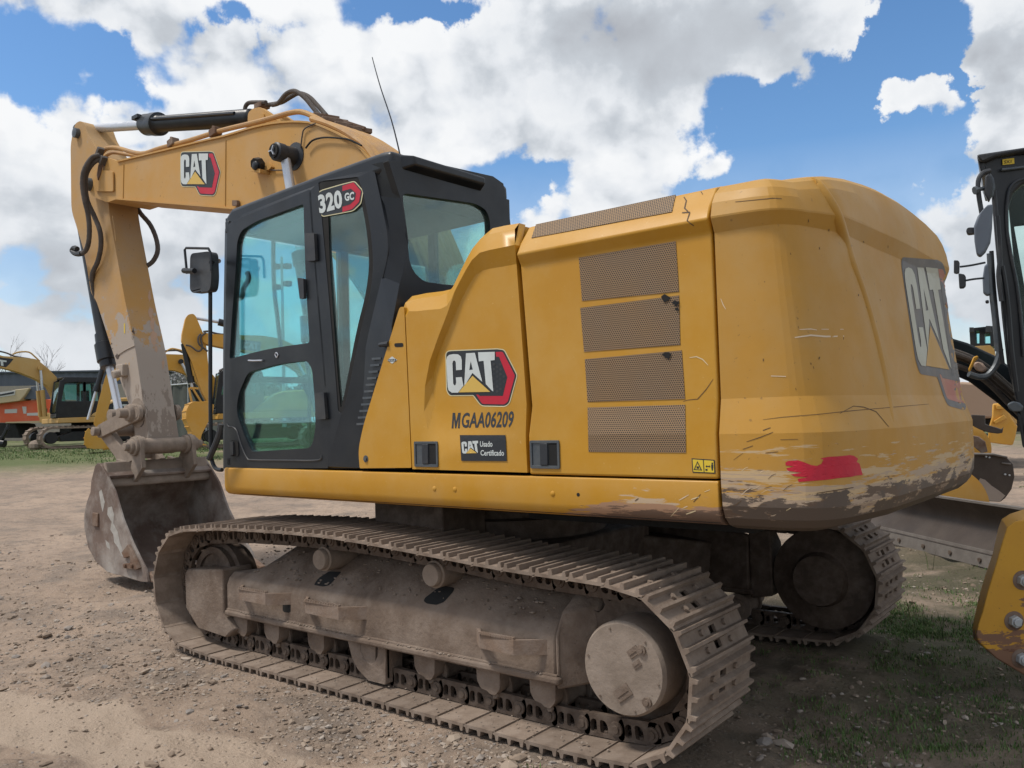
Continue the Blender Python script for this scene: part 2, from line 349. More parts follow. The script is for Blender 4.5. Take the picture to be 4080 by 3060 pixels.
M_edge = mat('decal_cream_edge', (.58, .54, .34), .55)
M_latch = mat('grey_latch_metal', (.085, .10, .115), .45, col2=(.06, .07, .08), s2=20, a2=.6, dust=(.15, .15, .14), ds=14, da=.4, metal=.3)
def glass(name, tint, refl=.9, rough=.02, dust=.12, dcol=(.35, .38, .36)):
    m = bpy.data.materials.new(name); m.use_nodes = True; n = m.node_tree; n.nodes.clear(); L = n.links.new
    out = n.nodes.new('ShaderNodeOutputMaterial'); t = n.nodes.new('ShaderNodeBsdfTransparent'); g = n.nodes.new('ShaderNodeBsdfGlossy'); d = n.nodes.new('ShaderNodeBsdfDiffuse')
    t.inputs[0].default_value = (*tint, 1); g.inputs['Roughness'].default_value = rough; g.inputs[0].default_value = (.9, .9, .9, 1); d.inputs[0].default_value = (*dcol, 1)
    fr = n.nodes.new('ShaderNodeFresnel'); fr.inputs[0].default_value = 1.45
    mu = n.nodes.new('ShaderNodeMath'); mu.operation = 'MULTIPLY'; mu.inputs[1].default_value = refl; L(fr.outputs[0], mu.inputs[0])
    tcn = n.nodes.new('ShaderNodeTexCoord'); nz = n.nodes.new('ShaderNodeTexNoise'); nz.inputs['Scale'].default_value = 6; nz.inputs['Detail'].default_value = 8; L(tcn.outputs['Object'], nz.inputs['Vector'])
    mr = n.nodes.new('ShaderNodeMapRange'); L(nz.outputs['Fac'], mr.inputs[0]); mr.inputs[1].default_value = .3; mr.inputs[2].default_value = .8; mr.inputs[3].default_value = dust*.3; mr.inputs[4].default_value = dust
    m1 = n.nodes.new('ShaderNodeMixShader'); L(mr.outputs[0], m1.inputs[0]); L(t.outputs[0], m1.inputs[1]); L(d.outputs[0], m1.inputs[2])
    m2 = n.nodes.new('ShaderNodeMixShader'); L(mu.outputs[0], m2.inputs[0]); L(m1.outputs[0], m2.inputs[1]); L(g.outputs[0], m2.inputs[2]); L(m2.outputs[0], out.inputs[0])
    return m
M_glass = glass('teal_tinted_glass', (.70, .955, .965), .55, dust=.05)
M_glass2 = glass('dusty_tinted_glass', (.84, .96, .93), .22, dust=.07, dcol=(.26, .31, .29))
M_lens = glass('lamp_lens', (.85, .9, .9), 1.0)
def vent_mat():
    m = bpy.data.materials.new('perforated_vent_steel'); m.use_nodes = True; n = m.node_tree; L = n.links.new
    b = n.nodes['Principled BSDF']; b.inputs['Roughness'].default_value = .75
    tcn = n.nodes.new('ShaderNodeTexCoord'); sp = n.nodes.new('ShaderNodeSeparateXYZ'); L(tcn.outputs['Object'], sp.inputs[0])
    def mt(op, a, c=None):
        x = n.nodes.new('ShaderNodeMath'); x.operation = op
        for v, i in ((a, 0), (c, 1)):
            if v is None: continue
            if isinstance(v, (int, float)): x.inputs[i].default_value = v
            else: L(v, x.inputs[i])
        return x.outputs[0]
    P_ = .0105
    def grid(ox, oz):
        u = mt('SUBTRACT', mt('FRACT', mt('ADD', mt('DIVIDE', sp.outputs[0], P_), ox)), .5); v_ = mt('SUBTRACT', mt('FRACT', mt('ADD', mt('DIVIDE', sp.outputs[2], P_*1.732), oz)), .5)
        return mt('SQRT', mt('ADD', mt('MULTIPLY', u, u), mt('MULTIPLY', mt('MULTIPLY', v_, v_), 3.0)))
    d = mt('MINIMUM', grid(0, 0), grid(.5, .5)); f = mt('LESS_THAN', d, .37)
    nz = n.nodes.new('ShaderNodeTexNoise'); nz.inputs['Scale'].default_value = 5; L(tcn.outputs['Object'], nz.inputs['Vector'])
    mr = n.nodes.new('ShaderNodeMix'); mr.data_type = 'RGBA'; L(nz.outputs['Fac'], mr.inputs[0]); mr.inputs[6].default_value = (.34, .20, .085, 1); mr.inputs[7].default_value = (.27, .19, .12, 1)
    mx = n.nodes.new('ShaderNodeMix'); mx.data_type = 'RGBA'; L(f, mx.inputs[0]); L(mr.outputs[2], mx.inputs[6]); mx.inputs[7].default_value = (.035, .028, .022, 1)
    L(mx.outputs[2], b.inputs['Base Color']); return m
M_vent = vent_mat()
# ------------------------------------------------------------------ main excavator: undercarriage
EX = empty('excavator', (0, 0, 0), 0, 'large yellow crawler excavator with black cab and scraped counterweight, filling the middle of the yard', 'excavator')
def track_loop():
    P = []
    def arc(cx, cz, r, a0, a1, n):
        for i in range(n): a = math.radians(a0+(a1-a0)*i/(n-1)); P.append((cx+r*math.cos(a), cz+r*math.sin(a)))
    for x in [1.45+i*-.1 for i in range(31)]: P.append((x, .030))
    P += [(-1.62, .036)]
    arc(-1.762, .418, .375, -98, -262, 22)
    P += [(-1.6, .800), (-1.2, .808), (-.66, .842), (-.2, .870), (.14, .884), (.6, .882), (1.0, .872), (1.4, .856)]
    arc(1.672, .438, .392, 100, -95, 24)
    P += [(1.55, .038)]
    return P
def resample(P, pitch):
    Q = [Vector((a, 0, b)) for a, b in P]; Q.append(Q[0]); L = [0]
    for i in range(len(Q)-1): L.append(L[-1]+(Q[i+1]-Q[i]).length)
    n = round(L[-1]/pitch); st = L[-1]/n; out = []; j = 0
    for k in range(n):
        s_ = (k*st+.066) % L[-1]; j = 0
        while L[j+1] < s_: j += 1
        out.append(Q[j].lerp(Q[j+1], (s_-L[j])/(L[j+1]-L[j])))
    return out
LOOP = resample(track_loop(), .19)
def shoe_mb():
    """triple grouser shoe: x runs along the chain, z outward, y across"""
    m = MB(); T = .0
    prof = [(-.100, .006), (-.088, .010), (-.083, .034), (-.070, .034), (-.064, .010), (-.012, .010), (-.007, .036), (.007, .036), (.012, .010), (.062, .010), (.068, .032), (.081, .032), (.087, .004), (.104, -.006), (.104, -.014), (.085, -.006), (-.085, -.006), (-.100, -.003)]
    for a, b in ((-.30, -.085), (.085, .30)):
        m.prism([(x, a, z) for x, z in prof], (0, b-a, 0))
    # middle strip keeps an open mud hole between the grousers
    lo = [(x, z) for x, z in prof if x < -.006]; 
    m.prism([(-.100, -.085, .006), (-.088, -.085, .010), (-.083, -.085, .034), (-.070, -.085, .034), (-.064, -.085, .010), (-.05, -.085, .010), (-.05, -.085, -.006), (-.100, -.085, -.003)], (0, .17, 0))
    m.prism([(-.016, -.085, .010), (-.007, -.085, .036), (.007, -.085, .036), (.016, -.085, .010), (.016, -.085, -.006), (-.016, -.085, -.006)], (0, .17, 0))
    m.prism([(.05, -.085, .010), (.062, -.085, .010), (.068, -.085, .032), (.081, -.085, .032), (.087, -.085, .004), (.104, -.085, -.006), (.104, -.085, -.014), (.05, -.085, -.006)], (0, .17, 0))
    m.bb((-.05, -.085, -.006), (-.016, -.03, .010)); m.bb((-.05, .03, -.006), (-.016, .085, .010)); m.bb((.016, -.085, -.006), (.05, -.03, .010)); m.bb((.016, .03, -.006), (.05, .085, .010))
    for y in (-.115, .115):
        for x in (-.038, .038): m.cyl((x, y, .008), (x, y, .024), .014, n=6)
    return m
def link_mb():
    m = MB()
    for sy in (-1, 1):
        y0 = sy*.062; y1 = sy*.092
        body = rnd([(-.085, y0, -.008), (.135, y0, -.008), (.142, y0, -.062), (.13, y0, -.112), (-.06, y0, -.112), (-.085, y0, -.085)], .02, 3)
        h1 = rnd([(-.048, y0, -.026), (-.012, y0, -.026), (-.012, y0, -.085), (-.035, y0, -.088), (-.048, y0, -.070)], .014, 3)
        h2 = rnd([(.006, y0, -.024), (.048, y0, -.024), (.050, y0, -.060), (.035, y0, -.085), (.006, y0, -.088)], .016, 3)
        m.prism(body, (0, y1-y0, 0), holes=[h1, h2])
        m.cyl((.095, y1-sy*.005, -.058), (.095, y1+sy*.008, -.058), .036, .033, n=16); m.cyl((.095, y1, -.058), (.095, y1+sy*.015, -.058), .021, .018, n=10)
        m.cyl((-.03, y0+sy*.01, -.03), (-.03, y0+sy*.01, -.008), .013, n=6); m.cyl((.028, y0+sy*.01, -.034), (.028, y0+sy*.01, -.008), .013, n=6)
    m.cyl((.095, -.06, -.058), (.095, .06, -.058), .028, n=12)
    return m
shoe0 = None; LK = link_mb()
random.seed(3)
for side in (1, -1):
    chain = MB()
    for k, p in enumerate(LOOP):
        a = LOOP[k-1]; b = LOOP[(k+1) % len(LOOP)]; t = (LOOP[(k+1) % len(LOOP)]-p).normalized(); mid = (p+LOOP[(k+1) % len(LOOP)])/2
        nrm = Vector((0, 1, 0)).cross(t)*1.0     # outward
        if nrm.dot(mid-Vector((0, 0, .44))) < 0: nrm = -nrm
        Rm = Matrix((t, nrm.cross(t), nrm)).transposed()
        jx = random.uniform(-.003, .003)
        if shoe0 is None:
            shoe0 = shoe_mb().build('track_shoe', M_track, EX, smooth=False, bevel=.0025, seg=1); o = shoe0
        else:
            o = shoe0.copy(); COL.objects.link(o); o.parent = EX
        o.location = mid+Vector((0 if side > 0 else -.10, side*1.19, 0))+nrm*.004; o.rotation_euler = (Rm@Matrix.Rotation(jx*3, 3, 'Y')).to_euler()
        chain.merge(LK, lambda v, Rm=Rm, mid=mid: Rm@v+mid+Vector((0 if side > 0 else -.10, side*1.19, 0)))
    chain.build('track_chain', M_chain, EX, smooth=True, ang=40)
    S = side
    def yy(y): return S*y
    # roller frame
    fr = MB(); rings = []
    for x, top, zi in ((1.37, .53, .56), (1.20, .60, .64), (.95, .69, .76), (.55, .70, .755), (-.9, .70, .745), (-1.25, .66, .72), (-1.36, .60, .70)):
        rings.append([Vector((x, yy(y), z)) for y, z in ((1.35, .300), (1.35, .47), (1.335, .515), (1.29, .555), (1.16, top-.03), (1.04, zi-.02), (.99, zi-.03), (.97, .30))])
    fr.loft(rings)
    fr.prism([(1.37, yy(1.372), .268), (-1.385, yy(1.372), .268), (-1.385, yy(1.372), .305), (1.37, yy(1.372), .305)], (0, yy(-.40), 0))
    e0 = [Vector((-1.36, yy(y), z)) for y, z in ((1.35, .24), (1.35, .50), (1.29, .60), (1.10, .70), (1.0, .70), (1.0, .24))]
    e1 = [Vector((-1.52, yy(y), z)) for y, z in ((1.22, .27), (1.22, .52), (1.20, .62), (1.10, .72), (1.0, .72), (1.0, .27))]
    fr.loft([e0, e1])
    TF = fr.build('track_frame', M_frame if S > 0 else M_chain, EX, bevel=.012, seg=2)  # far frame gets darker steel than the near one, shade in its colour
    wb = MB(); wb.tube([(x, yy(1.352), .309) for x in (1.36, .5, -.5, -1.37)], .007, n=6, smooth=False); wb.build('weld_bead', M_frame, TF)
    wb = MB(); wb.tube([(-1.372, yy(y), z) for y, z in ((1.345, .31), (1.345, .49), (1.285, .58), (1.12, .67))], .008, n=6, smooth=False); wb.build('weld_bead', M_frame, TF)
    ib = MB()
    q = [wy(px, py, 1.37) for px, py in ((734, 2285), (745, 2268), (885, 2268), (888, 2445), (928, 2512), (903, 2541), (783, 2500), (739, 2425))]
    ib.prism([(v.x, yy(1.37), v.z) for v in q], (0, yy(-.24), 0)); ib.build('idler_guard', M_frame, EX, bevel=.015, seg=2)
    if S == 1: TFO = TF
    # steps
    for xa, xb, z0 in ((1.20, .66, .49), (.52, -.04, .485), (-.86, -1.32, .475)):
        st = MB(); o_ = [(xa, 1.345), (xa-.10, 1.435), (xb+.14, 1.445), (xb, 1.345)]; i_ = [(xb, 1.330), (xb+.145, 1.428), (xa-.10, 1.419), (xa-.012, 1.330)]
        n_ = 16; top = []
        st.prism([(a, yy(b), z0-.075) for a, b in o_+i_], (0, 0, .072))
        for i in range(14):
            x = xa-.10+(xb+.24-xa)*(i+.5)/14; st.prism([(x-.012, yy(1.444), z0-.006), (x+.012, yy(1.444), z0-.006), (x+.005, yy(1.444), z0+.008), (x-.005, yy(1.444), z0+.008)], (0, yy(-.022), 0))
        st.build('step', M_step, EX)
    # bottom rollers with brackets, carrier rollers
    for px, py in ((937, 2488), (1059, 2515), (1232, 2543), (1430, 2591), (1656, 2638), (1905, 2696), (2117, 2742)):
        x = wy(px, py, 1.31).x-.075; r_ = MB()
        r_.rev((x, yy(.98), .165), (0, S, 0), [(0, .06), (.03, .06), (.03, .095), (.06, .095), (.06, .075), (.24, .075), (.24, .092), (.26, .092), (.26, .05)], 20)
        r_.prism(rnd([(x+.08, yy(1.32), .275), (x+.075, yy(1.32), .19), (x+.05, yy(1.32), .155), (x+.01, yy(1.32), .15), (x-.01, yy(1.32), .135), (x-.045, yy(1.32), .135), (x-.075, yy(1.32), .17), (x-.08, yy(1.32), .275)], .01, 2), (0, yy(-.09), 0))
        r_.cyl((x-.02, yy(1.27), .115), (x-.02, yy(1.29), .125), .02, n=6)
        r_.build('track_roller', M_frame, EX, bevel=.004, seg=1)
    for px, py in ((1273, 2230), (1716, 2292)):
        c = wy(px, py, 1.33); r_ = MB()
        r_.rev((c.x, yy(1.02), c.z), (0, S, 0), [(0, .05), (.05, .075), (.28, .075), (.285, .064), (.305, .064), (.315, .058), (.318, .01)], 24); r_.cyl((c.x, yy(1.0), c.z), (c.x, yy(1.1), c.z-.03), .05)
        r_.build('carrier_roller', M_mud, EX)
    # chain guide, under the middle of the frame
    g = MB()
    for y in (1.325, 1.04):
        g.prism([(x, yy(y), z) for x, z in ((.175, .27), (.135, .16), (.085, .10), (.0, .052), (-.15, .052), (-.165, .09), (-.165, .27), (-.09, .27), (-.085, .20), (-.06, .165), (-.03, .15), (.03, .17), (.055, .21), (.06, .27))], (0, yy(-.022), 0))
    g.bb((-.165, yy(1.335), .06), (-.145, yy(1.20), .27)); g.build('chain_guide', M_frame, EX, bevel=.004, seg=1)
    # idler and sprocket
    idl = MB(); idl.rev((1.665, yy(1.06), .445), (0, S, 0), [(0, .2), (0, .245), (.05, .245), (.06, .275), (.15, .275), (.16, .245), (.2, .245), (.2, .2), (.18, .2), (.18, .12), (.22, .11), (.22, .02)], 36)
    idl.build('front_idler', M_chain, EX)
    if S < 0:
        hm = MB(); hm.rev((-1.86, -.90, .424), (0, -1, 0), [(0, .02), (0, .16), (.06, .18), (.10, .33), (.20, .34), (.20, .02)], 36); hm.build('drive_motor', M_chain, EX)  # motor hub made oversize and dark, to block light beside the far frame
    sp_ = MB(); n = 21; pts = []
    for i in range(n):
        a = 2*PI*i/n
        for da, rr in ((-.30, .292), (-.12, .300), (-.05, .335), (.05, .335), (.12, .300)): pts.append(((-1.762)+rr*math.cos(a+da*2*PI/n*1.5), .418+rr*math.sin(a+da*2*PI/n*1.5)))
    sp_.prism([(a+(0 if S > 0 else -.10), yy(1.165), b) for a, b in pts], (0, yy(.05), 0)); sp_.build('drive_sprocket', M_chain, EX, bevel=.004, seg=1)
    fd = MB(); fc = Vector((-1.775, 0, .424))
    FX = 0 if S > 0 else -.10; fc.x += FX; fd.rev((fc.x, yy(1.0), fc.z), (0, S, 0), [(0, .24), (.13, .24), (.14, .21), (.405, .208), (.425, .196), (.428, .03)], 48)
    fd_o = fd.build('final_drive', M_mud if S > 0 else M_chain, EX, ang=30)  # far drive is coloured dark for the shade it sits in
    rot = Matrix.Rotation(.65, 3, 'Y')
    for a, b, s_ in ((.06, .085, .030), (.0, -.10, .045), (.075, .035, .022)):
        pl = MB(); pl.box((fc.x-a, yy(1.429), fc.z+b), (s_*1.9, .006, s_*1.2), 0, rot); pl.box((fc.x-a, yy(1.433), fc.z+b), (s_*1.5, .004, s_*.25), 0, rot); pl.build('cast_mark', M_frame, fd_o)
    for a, b in ((.10, .10), (.12, -.12)): pl = MB(); pl.rev((fc.x-a, yy(1.426), fc.z+b), (0, S, 0), [(0, .022), (.010, .022), (.010, .012), (.016, .011), (.016, .001)], 14); pl.build('drain_plug', M_frame, fd_o)
    for i in range(6): a = i*PI/3+.2; pl = MB(); pl.cyl((fc.x+.18*math.cos(a), yy(1.425), fc.z+.18*math.sin(a)), (fc.x+.18*math.cos(a), yy(1.431), fc.z+.18*math.sin(a)), .005, n=6); pl.build('cover_bolt', M_frame, fd_o)
cb = MB()
cb.loft([[Vector((x, y, z)) for x, y in rnd([V(.75, .62, 0), V(-.75, .62, 0), V(-.75, -.62, 0), V(.75, -.62, 0)], .2, 3) for x, y in [(x, y)]] for z in ()]) if False else None
cb.prism(rnd([(.8, .8, .45), (-.8, .8, .45), (-.8, -.8, .45), (.8, -.8, .45)], .3, 4), (0, 0, .33))
for sx in (1, -1):
    for sy in (1, -1): cb.beam((sx*.55, sy*.55, .6), (sx*.95, sy*1.05, .5), .42, .24)
cb.build('carbody', M_chain, EX, bevel=.02)  # carbody coloured near-black for the shade under the machine
tt = MB(); tt.rev((0, 0, .76), (0, 0, 1), [(0, .3), (0, .70), (.14, .70), (.15, .64), (.31, .64), (.31, .3)], 48); tt.build('slew_ring', M_chain, EX)

# caked mud and clods on the frame and the top run of the near track
rc = random.Random(9); cl = MB(); bm = bmesh.new(); bmesh.ops.create_icosphere(bm, subdivisions=1, radius=1); cv = [v.co.copy() for v in bm.verts]; cf = [[v.index for v in f.verts] for f in bm.faces]; bm.free()
def clod(p, s_):
    sq = (rc.uniform(.8, 1.6), rc.uniform(.7, 1.3), rc.uniform(.35, .7)); rt_ = Matrix.Rotation(rc.uniform(0, 6.3), 3, 'Z'); cl.add([rt_@Vector((v.x*sq[0], v.y*sq[1], v.z*sq[2]))*s_*rc.uniform(.75, 1.2)+p for v in cv], cf)
for _ in range(520):
    x = rc.uniform(-1.3, 1.2); k = rc.random()
    if k < .45: y = rc.uniform(1.06, 1.30); z = .555+(1.29-y)*.85+.004 if y < 1.29 else .56; clod(Vector((x, y, min(z, .70))), rc.uniform(.004, .013))
    elif k < .6: clod(Vector((x, 1.362, .308)), rc.uniform(.004, .010))
    else:
        i = rc.randrange(len(LOOP)); p = LOOP[i]
        if p.z > .74: clod(Vector((p.x+rc.uniform(-.05, .05), rc.uniform(.95, 1.46), p.z+.018)), rc.uniform(.004, .013))
        else: clod(Vector((-1.2+rc.uniform(-.5, 2.4), 1.30+rc.uniform(0, .17), .050)), rc.uniform(.003, .008))
tag(cl.build('caked_mud', M_mud, EX, smooth=False, recalc=False, weld=False), kind='stuff')
# ------------------------------------------------------------------ main excavator: upper structure
from mathutils.bvhtree import BVHTree
YS = 1.369
def upl(px, py, p0, n):
    c, d = _ray(px, py, True); p0 = Vector(p0); n = Vector(n); return c+d*((p0-c).dot(n)/d.dot(n))
def tree_of(*objs):
    vs = []; fs = []
    for o in objs:
        b = len(vs); vs += [v.co.copy() for v in o.data.vertices]; fs += [[b+i for i in p.vertices] for p in o.data.polygons]
    return BVHTree.FromPolygons(vs, fs)
def hit(px, py, tree, off=.0015, world=False):
    c, d = _ray(px, py, not world); d = d.normalized(); loc, nrm, i, t = tree.ray_cast(c, d)
    if loc is None: return None
    if nrm.dot(d) > 0: nrm = -nrm
    return loc+nrm*off
def drape(polys, tree, name, mats, parent, base=.0015, step=.0012, cut=26, up=False, world=False):
    """polys: (layer, material index, [(px,py)...], holes) laid on the surface that tree describes"""
    out = MB()
    for lay, mi, pts, holes in polys:
        loops = [[Vector((a, b, 0)) for a, b in l] for l in [pts]+list(holes)]; flat = [p for l in loops for p in l]
        bm = bmesh.new(); vs = [bm.verts.new(p) for p in flat]
        for t in tessellate_polygon(loops):
            try: bm.faces.new([vs[i] for i in t])
            except ValueError: pass
        for _ in range(4):
            es = [e for e in bm.edges if e.calc_length() > cut]
            if not es: break
            bmesh.ops.subdivide_edges(bm, edges=es, cuts=1); bmesh.ops.triangulate(bm, faces=bm.faces)
        bm.verts.index_update(); co = []; ok = []
        for v in bm.verts:
            h = hit(v.co.x, v.co.y, tree, base+step*lay, world); ok.append(h is not None); co.append(h if h is not None else Vector((0, 0, 0)))
        out.add(co, [[v.index for v in f.verts] for f in bm.faces if all(ok[v.index] for v in f.verts)], mi); bm.free()
    return out.build(name, mats, parent, up=up, smooth=False, recalc=False, weld=False)
def text_polys(txt, bl, br, tl, tr, lay, mi, bold=.03, shear=0, spacing=1.0):
    m = text_mb(txt, 0, bold, shear, spacing); out = []
    def f(v): a, b = v[0], v[1]; return ((bl[0]*(1-a)+br[0]*a)*(1-b)+(tl[0]*(1-a)+tr[0]*a)*b, (bl[1]*(1-a)+br[1]*a)*(1-b)+(tl[1]*(1-a)+tr[1]*a)*b)
    for fc in m.f: out.append((lay, mi, [f(m.v[i]) for i in fc], ()))
    return out
def off_poly(pts, d):
    n = len(pts); out = []; cx = sum(p[0] for p in pts)/n; A = sum(pts[i][0]*pts[(i+1) % n][1]-pts[(i+1) % n][0]*pts[i][1] for i in range(n)); sg = 1 if A > 0 else -1
    for i in range(n):
        a, b, c = Vector(pts[i-1]), Vector(pts[i]), Vector(pts[(i+1) % n]); u = (b-a).normalized(); v = (c-b).normalized()
        n1 = Vector((u.y, -u.x))*sg; n2 = Vector((v.y, -v.x))*sg; m = (n1+n2); m = m.normalized()*min(1.6, 1/max(.4, m.normalized().dot(n1))); out.append((b.x+m.x*d, b.y+m.y*d))
    return out
def r2(pts, r, n=4): return [(p.x, p.y) for p in rnd([(a, b, 0) for a, b in pts], r, n)]
# the maker's badge, measured flat
BADGE = r2([(440, 316), (760, 303), (803, 308), (884, 466), (836, 640), (812, 660), (662, 657), (612, 590), (462, 592), (446, 560)], [28, 4, 14, 14, 14, 14, 22, 8, 26, 10])
def badge_polys(A, B, C, k0=0, mesh=True, white=0, black=1, red=2, yel=3, edge=4):
    a0, b0, c0 = Vector((440, 320)), Vector((455, 592)), Vector((885, 475)); A, B, C = Vector(A), Vector(B), Vector(C)
    u = b0-a0; v = c0-a0; det = u.x*v.y-u.y*v.x
    def f(p):
        w_ = Vector(p)-a0; s_ = (w_.x*v.y-w_.y*v.x)/det; t_ = (u.x*w_.y-u.y*w_.x)/det; q = A+(B-A)*s_+(C-A)*t_; return (q.x, q.y)
    L = []
    def P_(lay, mi, pts, holes=()): L.append((k0+lay, mi, [f(p) for p in pts], [[f(p) for p in h] for h in holes]))
    P_(0, edge, off_poly(BADGE, 6)); P_(1, black, BADGE)
    P_(2, red, r2([(752, 320), (797, 318), (874, 468), (829, 633), (806, 650), (667, 647), (630, 588), (795, 590), (812, 470), (757, 368)], [2, 10, 10, 10, 8, 14, 4, 14, 8, 2]))
    P_(3, black, [(757, 348), (775, 352), (826, 478), (798, 596), (652, 596), (640, 586), (740, 586)])
    if mesh:
        for i in range(6):
            for j in range(4):
                x, y = 742+j*21, 398+i*31+(15 if j % 2 else 0)
                if x < 815-abs(y-480)*.35: P_(4, 5, [(x+9*math.cos(q*PI/3), y+9*math.sin(q*PI/3)) for q in range(6)])
    P_(5, white, [(443, 372), (448, 350), (462, 338), (490, 333), (518, 335), (535, 348), (541, 372), (541, 432), (505, 435), (503, 384), (496, 374), (487, 376), (482, 392), (487, 518), (493, 530), (501, 528), (506, 512), (503, 480), (541, 478), (551, 532), (517, 576), (478, 576), (458, 562), (452, 540)])
    P_(5, white, [(567, 328), (623, 325), (640, 392), (670, 508), (608, 452), (556, 536)], [[(597, 378), (588, 434), (610, 431)]])
    P_(5, white, [(643, 322), (748, 319), (748, 371), (722, 374), (739, 568), (729, 562), (692, 522), (678, 376), (648, 379)])
    P_(5, yel, [(608, 470), (520, 574), (720, 571)])
    return L
TTF = tree_of(TFO)
drape([(0, 0, [(1127, 2408), (1132, 2404), (1154, 2405), (1158, 2410), (1158, 2436), (1152, 2441), (1132, 2438), (1127, 2432)], ())], TTF, 'drain_hole', [M_dark], EX, world=True)  # frame holes are flat black patches, their inner shade painted in
drape([(0, 0, r2([(1250, 2331), (1268, 2305), (1311, 2277), (1362, 2278), (1340, 2302), (1315, 2331), (1289, 2338)], 8), ())], TTF, 'cleanout_hole', [M_dark], EX, world=True)
drape([(0, 0, r2([(1688, 2394), (1694, 2382), (1744, 2344), (1771, 2335), (1812, 2342), (1807, 2357), (1771, 2398), (1740, 2411), (1699, 2405)], 8), ())], TTF, 'cleanout_hole', [M_dark], EX, world=True)
# deck, skirt
dk = MB(); dk.prism([(x, 1.345, z) for x, z in ((1.30, 1.258), (1.30, 1.10), (1.20, 1.085), (-2.28, 1.085), (-2.28, 1.258))], (0, -2.69, 0)); dk.bb((-2.27, -1.0, 1.0), (-1.0, 1.0, 1.09)); dk.bb((1.0, -.6, 1.02), (1.75, .6, 1.26))
dk.build('deck', M_dark, EX, up=True)
br_ = MB(); br_.bb((-.35, .62, .80), (.25, 1.0, 1.085)); br_.build('swivel_guard', M_chain, EX, up=True, bevel=.01)
def skirt_prof(x): return [(x, 1.20, 1.250), (x, 1.352, 1.261), (x, 1.366, 1.258), (x, YS, 1.246), (x, YS, 1.135), (x, 1.362, 1.105), (x, 1.340, 1.083), (x, 1.30, 1.073), (x, 1.20, 1.070)]
sk = MB(); sk.prism(skirt_prof(1.317), (-3.602, 0, 0)); SKO = sk.build('skirt_panel', M_skirt, EX, up=True, bevel=.004, seg=2)
s2 = MB(); s2.prism([(x, y-.006, z) for x, y, z in skirt_prof(1.372)], (-.048, 0, 0)); s2.build('skirt_end', M_yel, EX, up=True, bevel=.012, seg=3)
for px, py in ((1731, 1947), (1812, 1950), (2202, 1967)):
    p = uy(px, py, YS); b_ = MB(); b_.rev((p.x, YS-.002, p.z), (0, 1, 0), [(0, .014), (.004, .013), (.007, .008), (.008, .001)], 14); b_.build('bolt', M_yel, SKO)
p = uy(2304, 1971, YS); b_ = MB(); b_.cyl((p.x, YS-.01, p.z), (p.x, YS+.001, p.z), .009, n=12); b_.build('bolt_hole', M_dark, SKO)
# body core behind the doors
core = MB(); core.bb((-2.275, -1.28, 1.26), (-.40, 1.20, 2.10)); core.bb((-2.275, -1.25, 2.05), (-1.15, 1.20, 2.49)); core.bb((-.40, -1.32, 1.26), (1.3, -.42, 1.95)); core.build('engine_housing', M_dark, EX, up=True)  # core is black so the gaps between panels read as shaded
rt = MB(); rt.prism([(-1.2, -1.369, z) for z in ()], (1, 0, 0)) if False else None
rt.prism([(x, -1.369, z) for x, z in ((-2.28, 1.265), (1.3, 1.265), (1.3, 1.9), (-.7, 2.0), (-1.1, 2.40), (-2.28, 2.40))], (0, .09, 0)); rt.bb((-2.28, -1.30, 2.49), (-1.12, 1.18, 2.525)); rt.build('right_side_cover', M_yel, EX, up=True, bevel=.02)
# triangular cover beside the cab
pa = rnd([uy(a, b, YS) for a, b in ((1433, 1866), (1427, 1795), (1446, 1700), (1592, 1224), (1609, 1222), (1612, 1262), (1639, 1864))], [.01, .05, .2, .02, .01, .0, .01], 4)
ca = MB(); ca.prism(pa, (0, -.07, 0)); CAO = ca.build('cab_side_cover', M_yel, EX, up=True, bevel=.007, seg=3)
TA = tree_of(CAO)
drape([(0, 0, r2([(1571, 1368), (1607, 1366), (1608, 1382), (1573, 1383)], 7), ())], TA, 'slot', [M_dark], CAO)
b_ = MB(); p = uy(1458, 1828, YS); b_.cyl((p.x, YS-.004, p.z), (p.x, YS+.010, p.z), .013, n=6, mi=0); b_.cyl((p.x, YS-.002, p.z), (p.x, YS+.003, p.z), .020, n=16); b_.build('bolt', M_latch, CAO)
drape([(0, 0, [(1563, 1420), (1583, 1434), (1563, 1449), (1544, 1435)], ()), (1, 1, r2([(1547, 1431), (1579, 1430), (1579, 1439), (1547, 1440)], 3), ())]+text_polys('ECO-B', (1550, 1438), (1577, 1437), (1550, 1433), (1577, 1432), 2, 0, .04), TA, 'round_sticker', [M_white, M_dblack], CAO)
# front door panel of the engine side, with its stepped top
O_ = [(1615, 1236), (1622, 1200), (1642, 1180), (1700, 1168), (1765, 1160), (1800, 1152), (1826, 1130), (1853, 1075), (1880, 1018), (1900, 980), (1931, 936), (1962, 910), (2012, 899), (2069, 889)]
K1 = [(1616, 1262), (1630, 1240), (1660, 1240), (1700, 1235), (1755, 1231), (1780, 1218), (1798, 1190), (1830, 1122), (1858, 1072), (1880, 1036), (1911, 1007), (1950, 996), (2000, 986), (2051, 975)]
J_ = [(2094, 1738), (1900, 1742), (1745, 1742), (1705, 1715), (1690, 1640), (1693, 1540), (1712, 1440), (1745, 1345), (1782, 1250), (1812, 1160), (1858, 1072), (1880, 1036), (1911, 1007), (1950, 996), (2000, 986), (2051, 975)]
K2 = [(2098, 1611), (1900, 1616), (1760, 1616), (1735, 1600), (1724, 1560), (1724, 1500), (1742, 1420), (1776, 1335), (1808, 1262), (1838, 1195), (1872, 1130), (1893, 1098), (1925, 1077), (1955, 1070), (2005, 1062), (2058, 1052)]
YB = 1.338
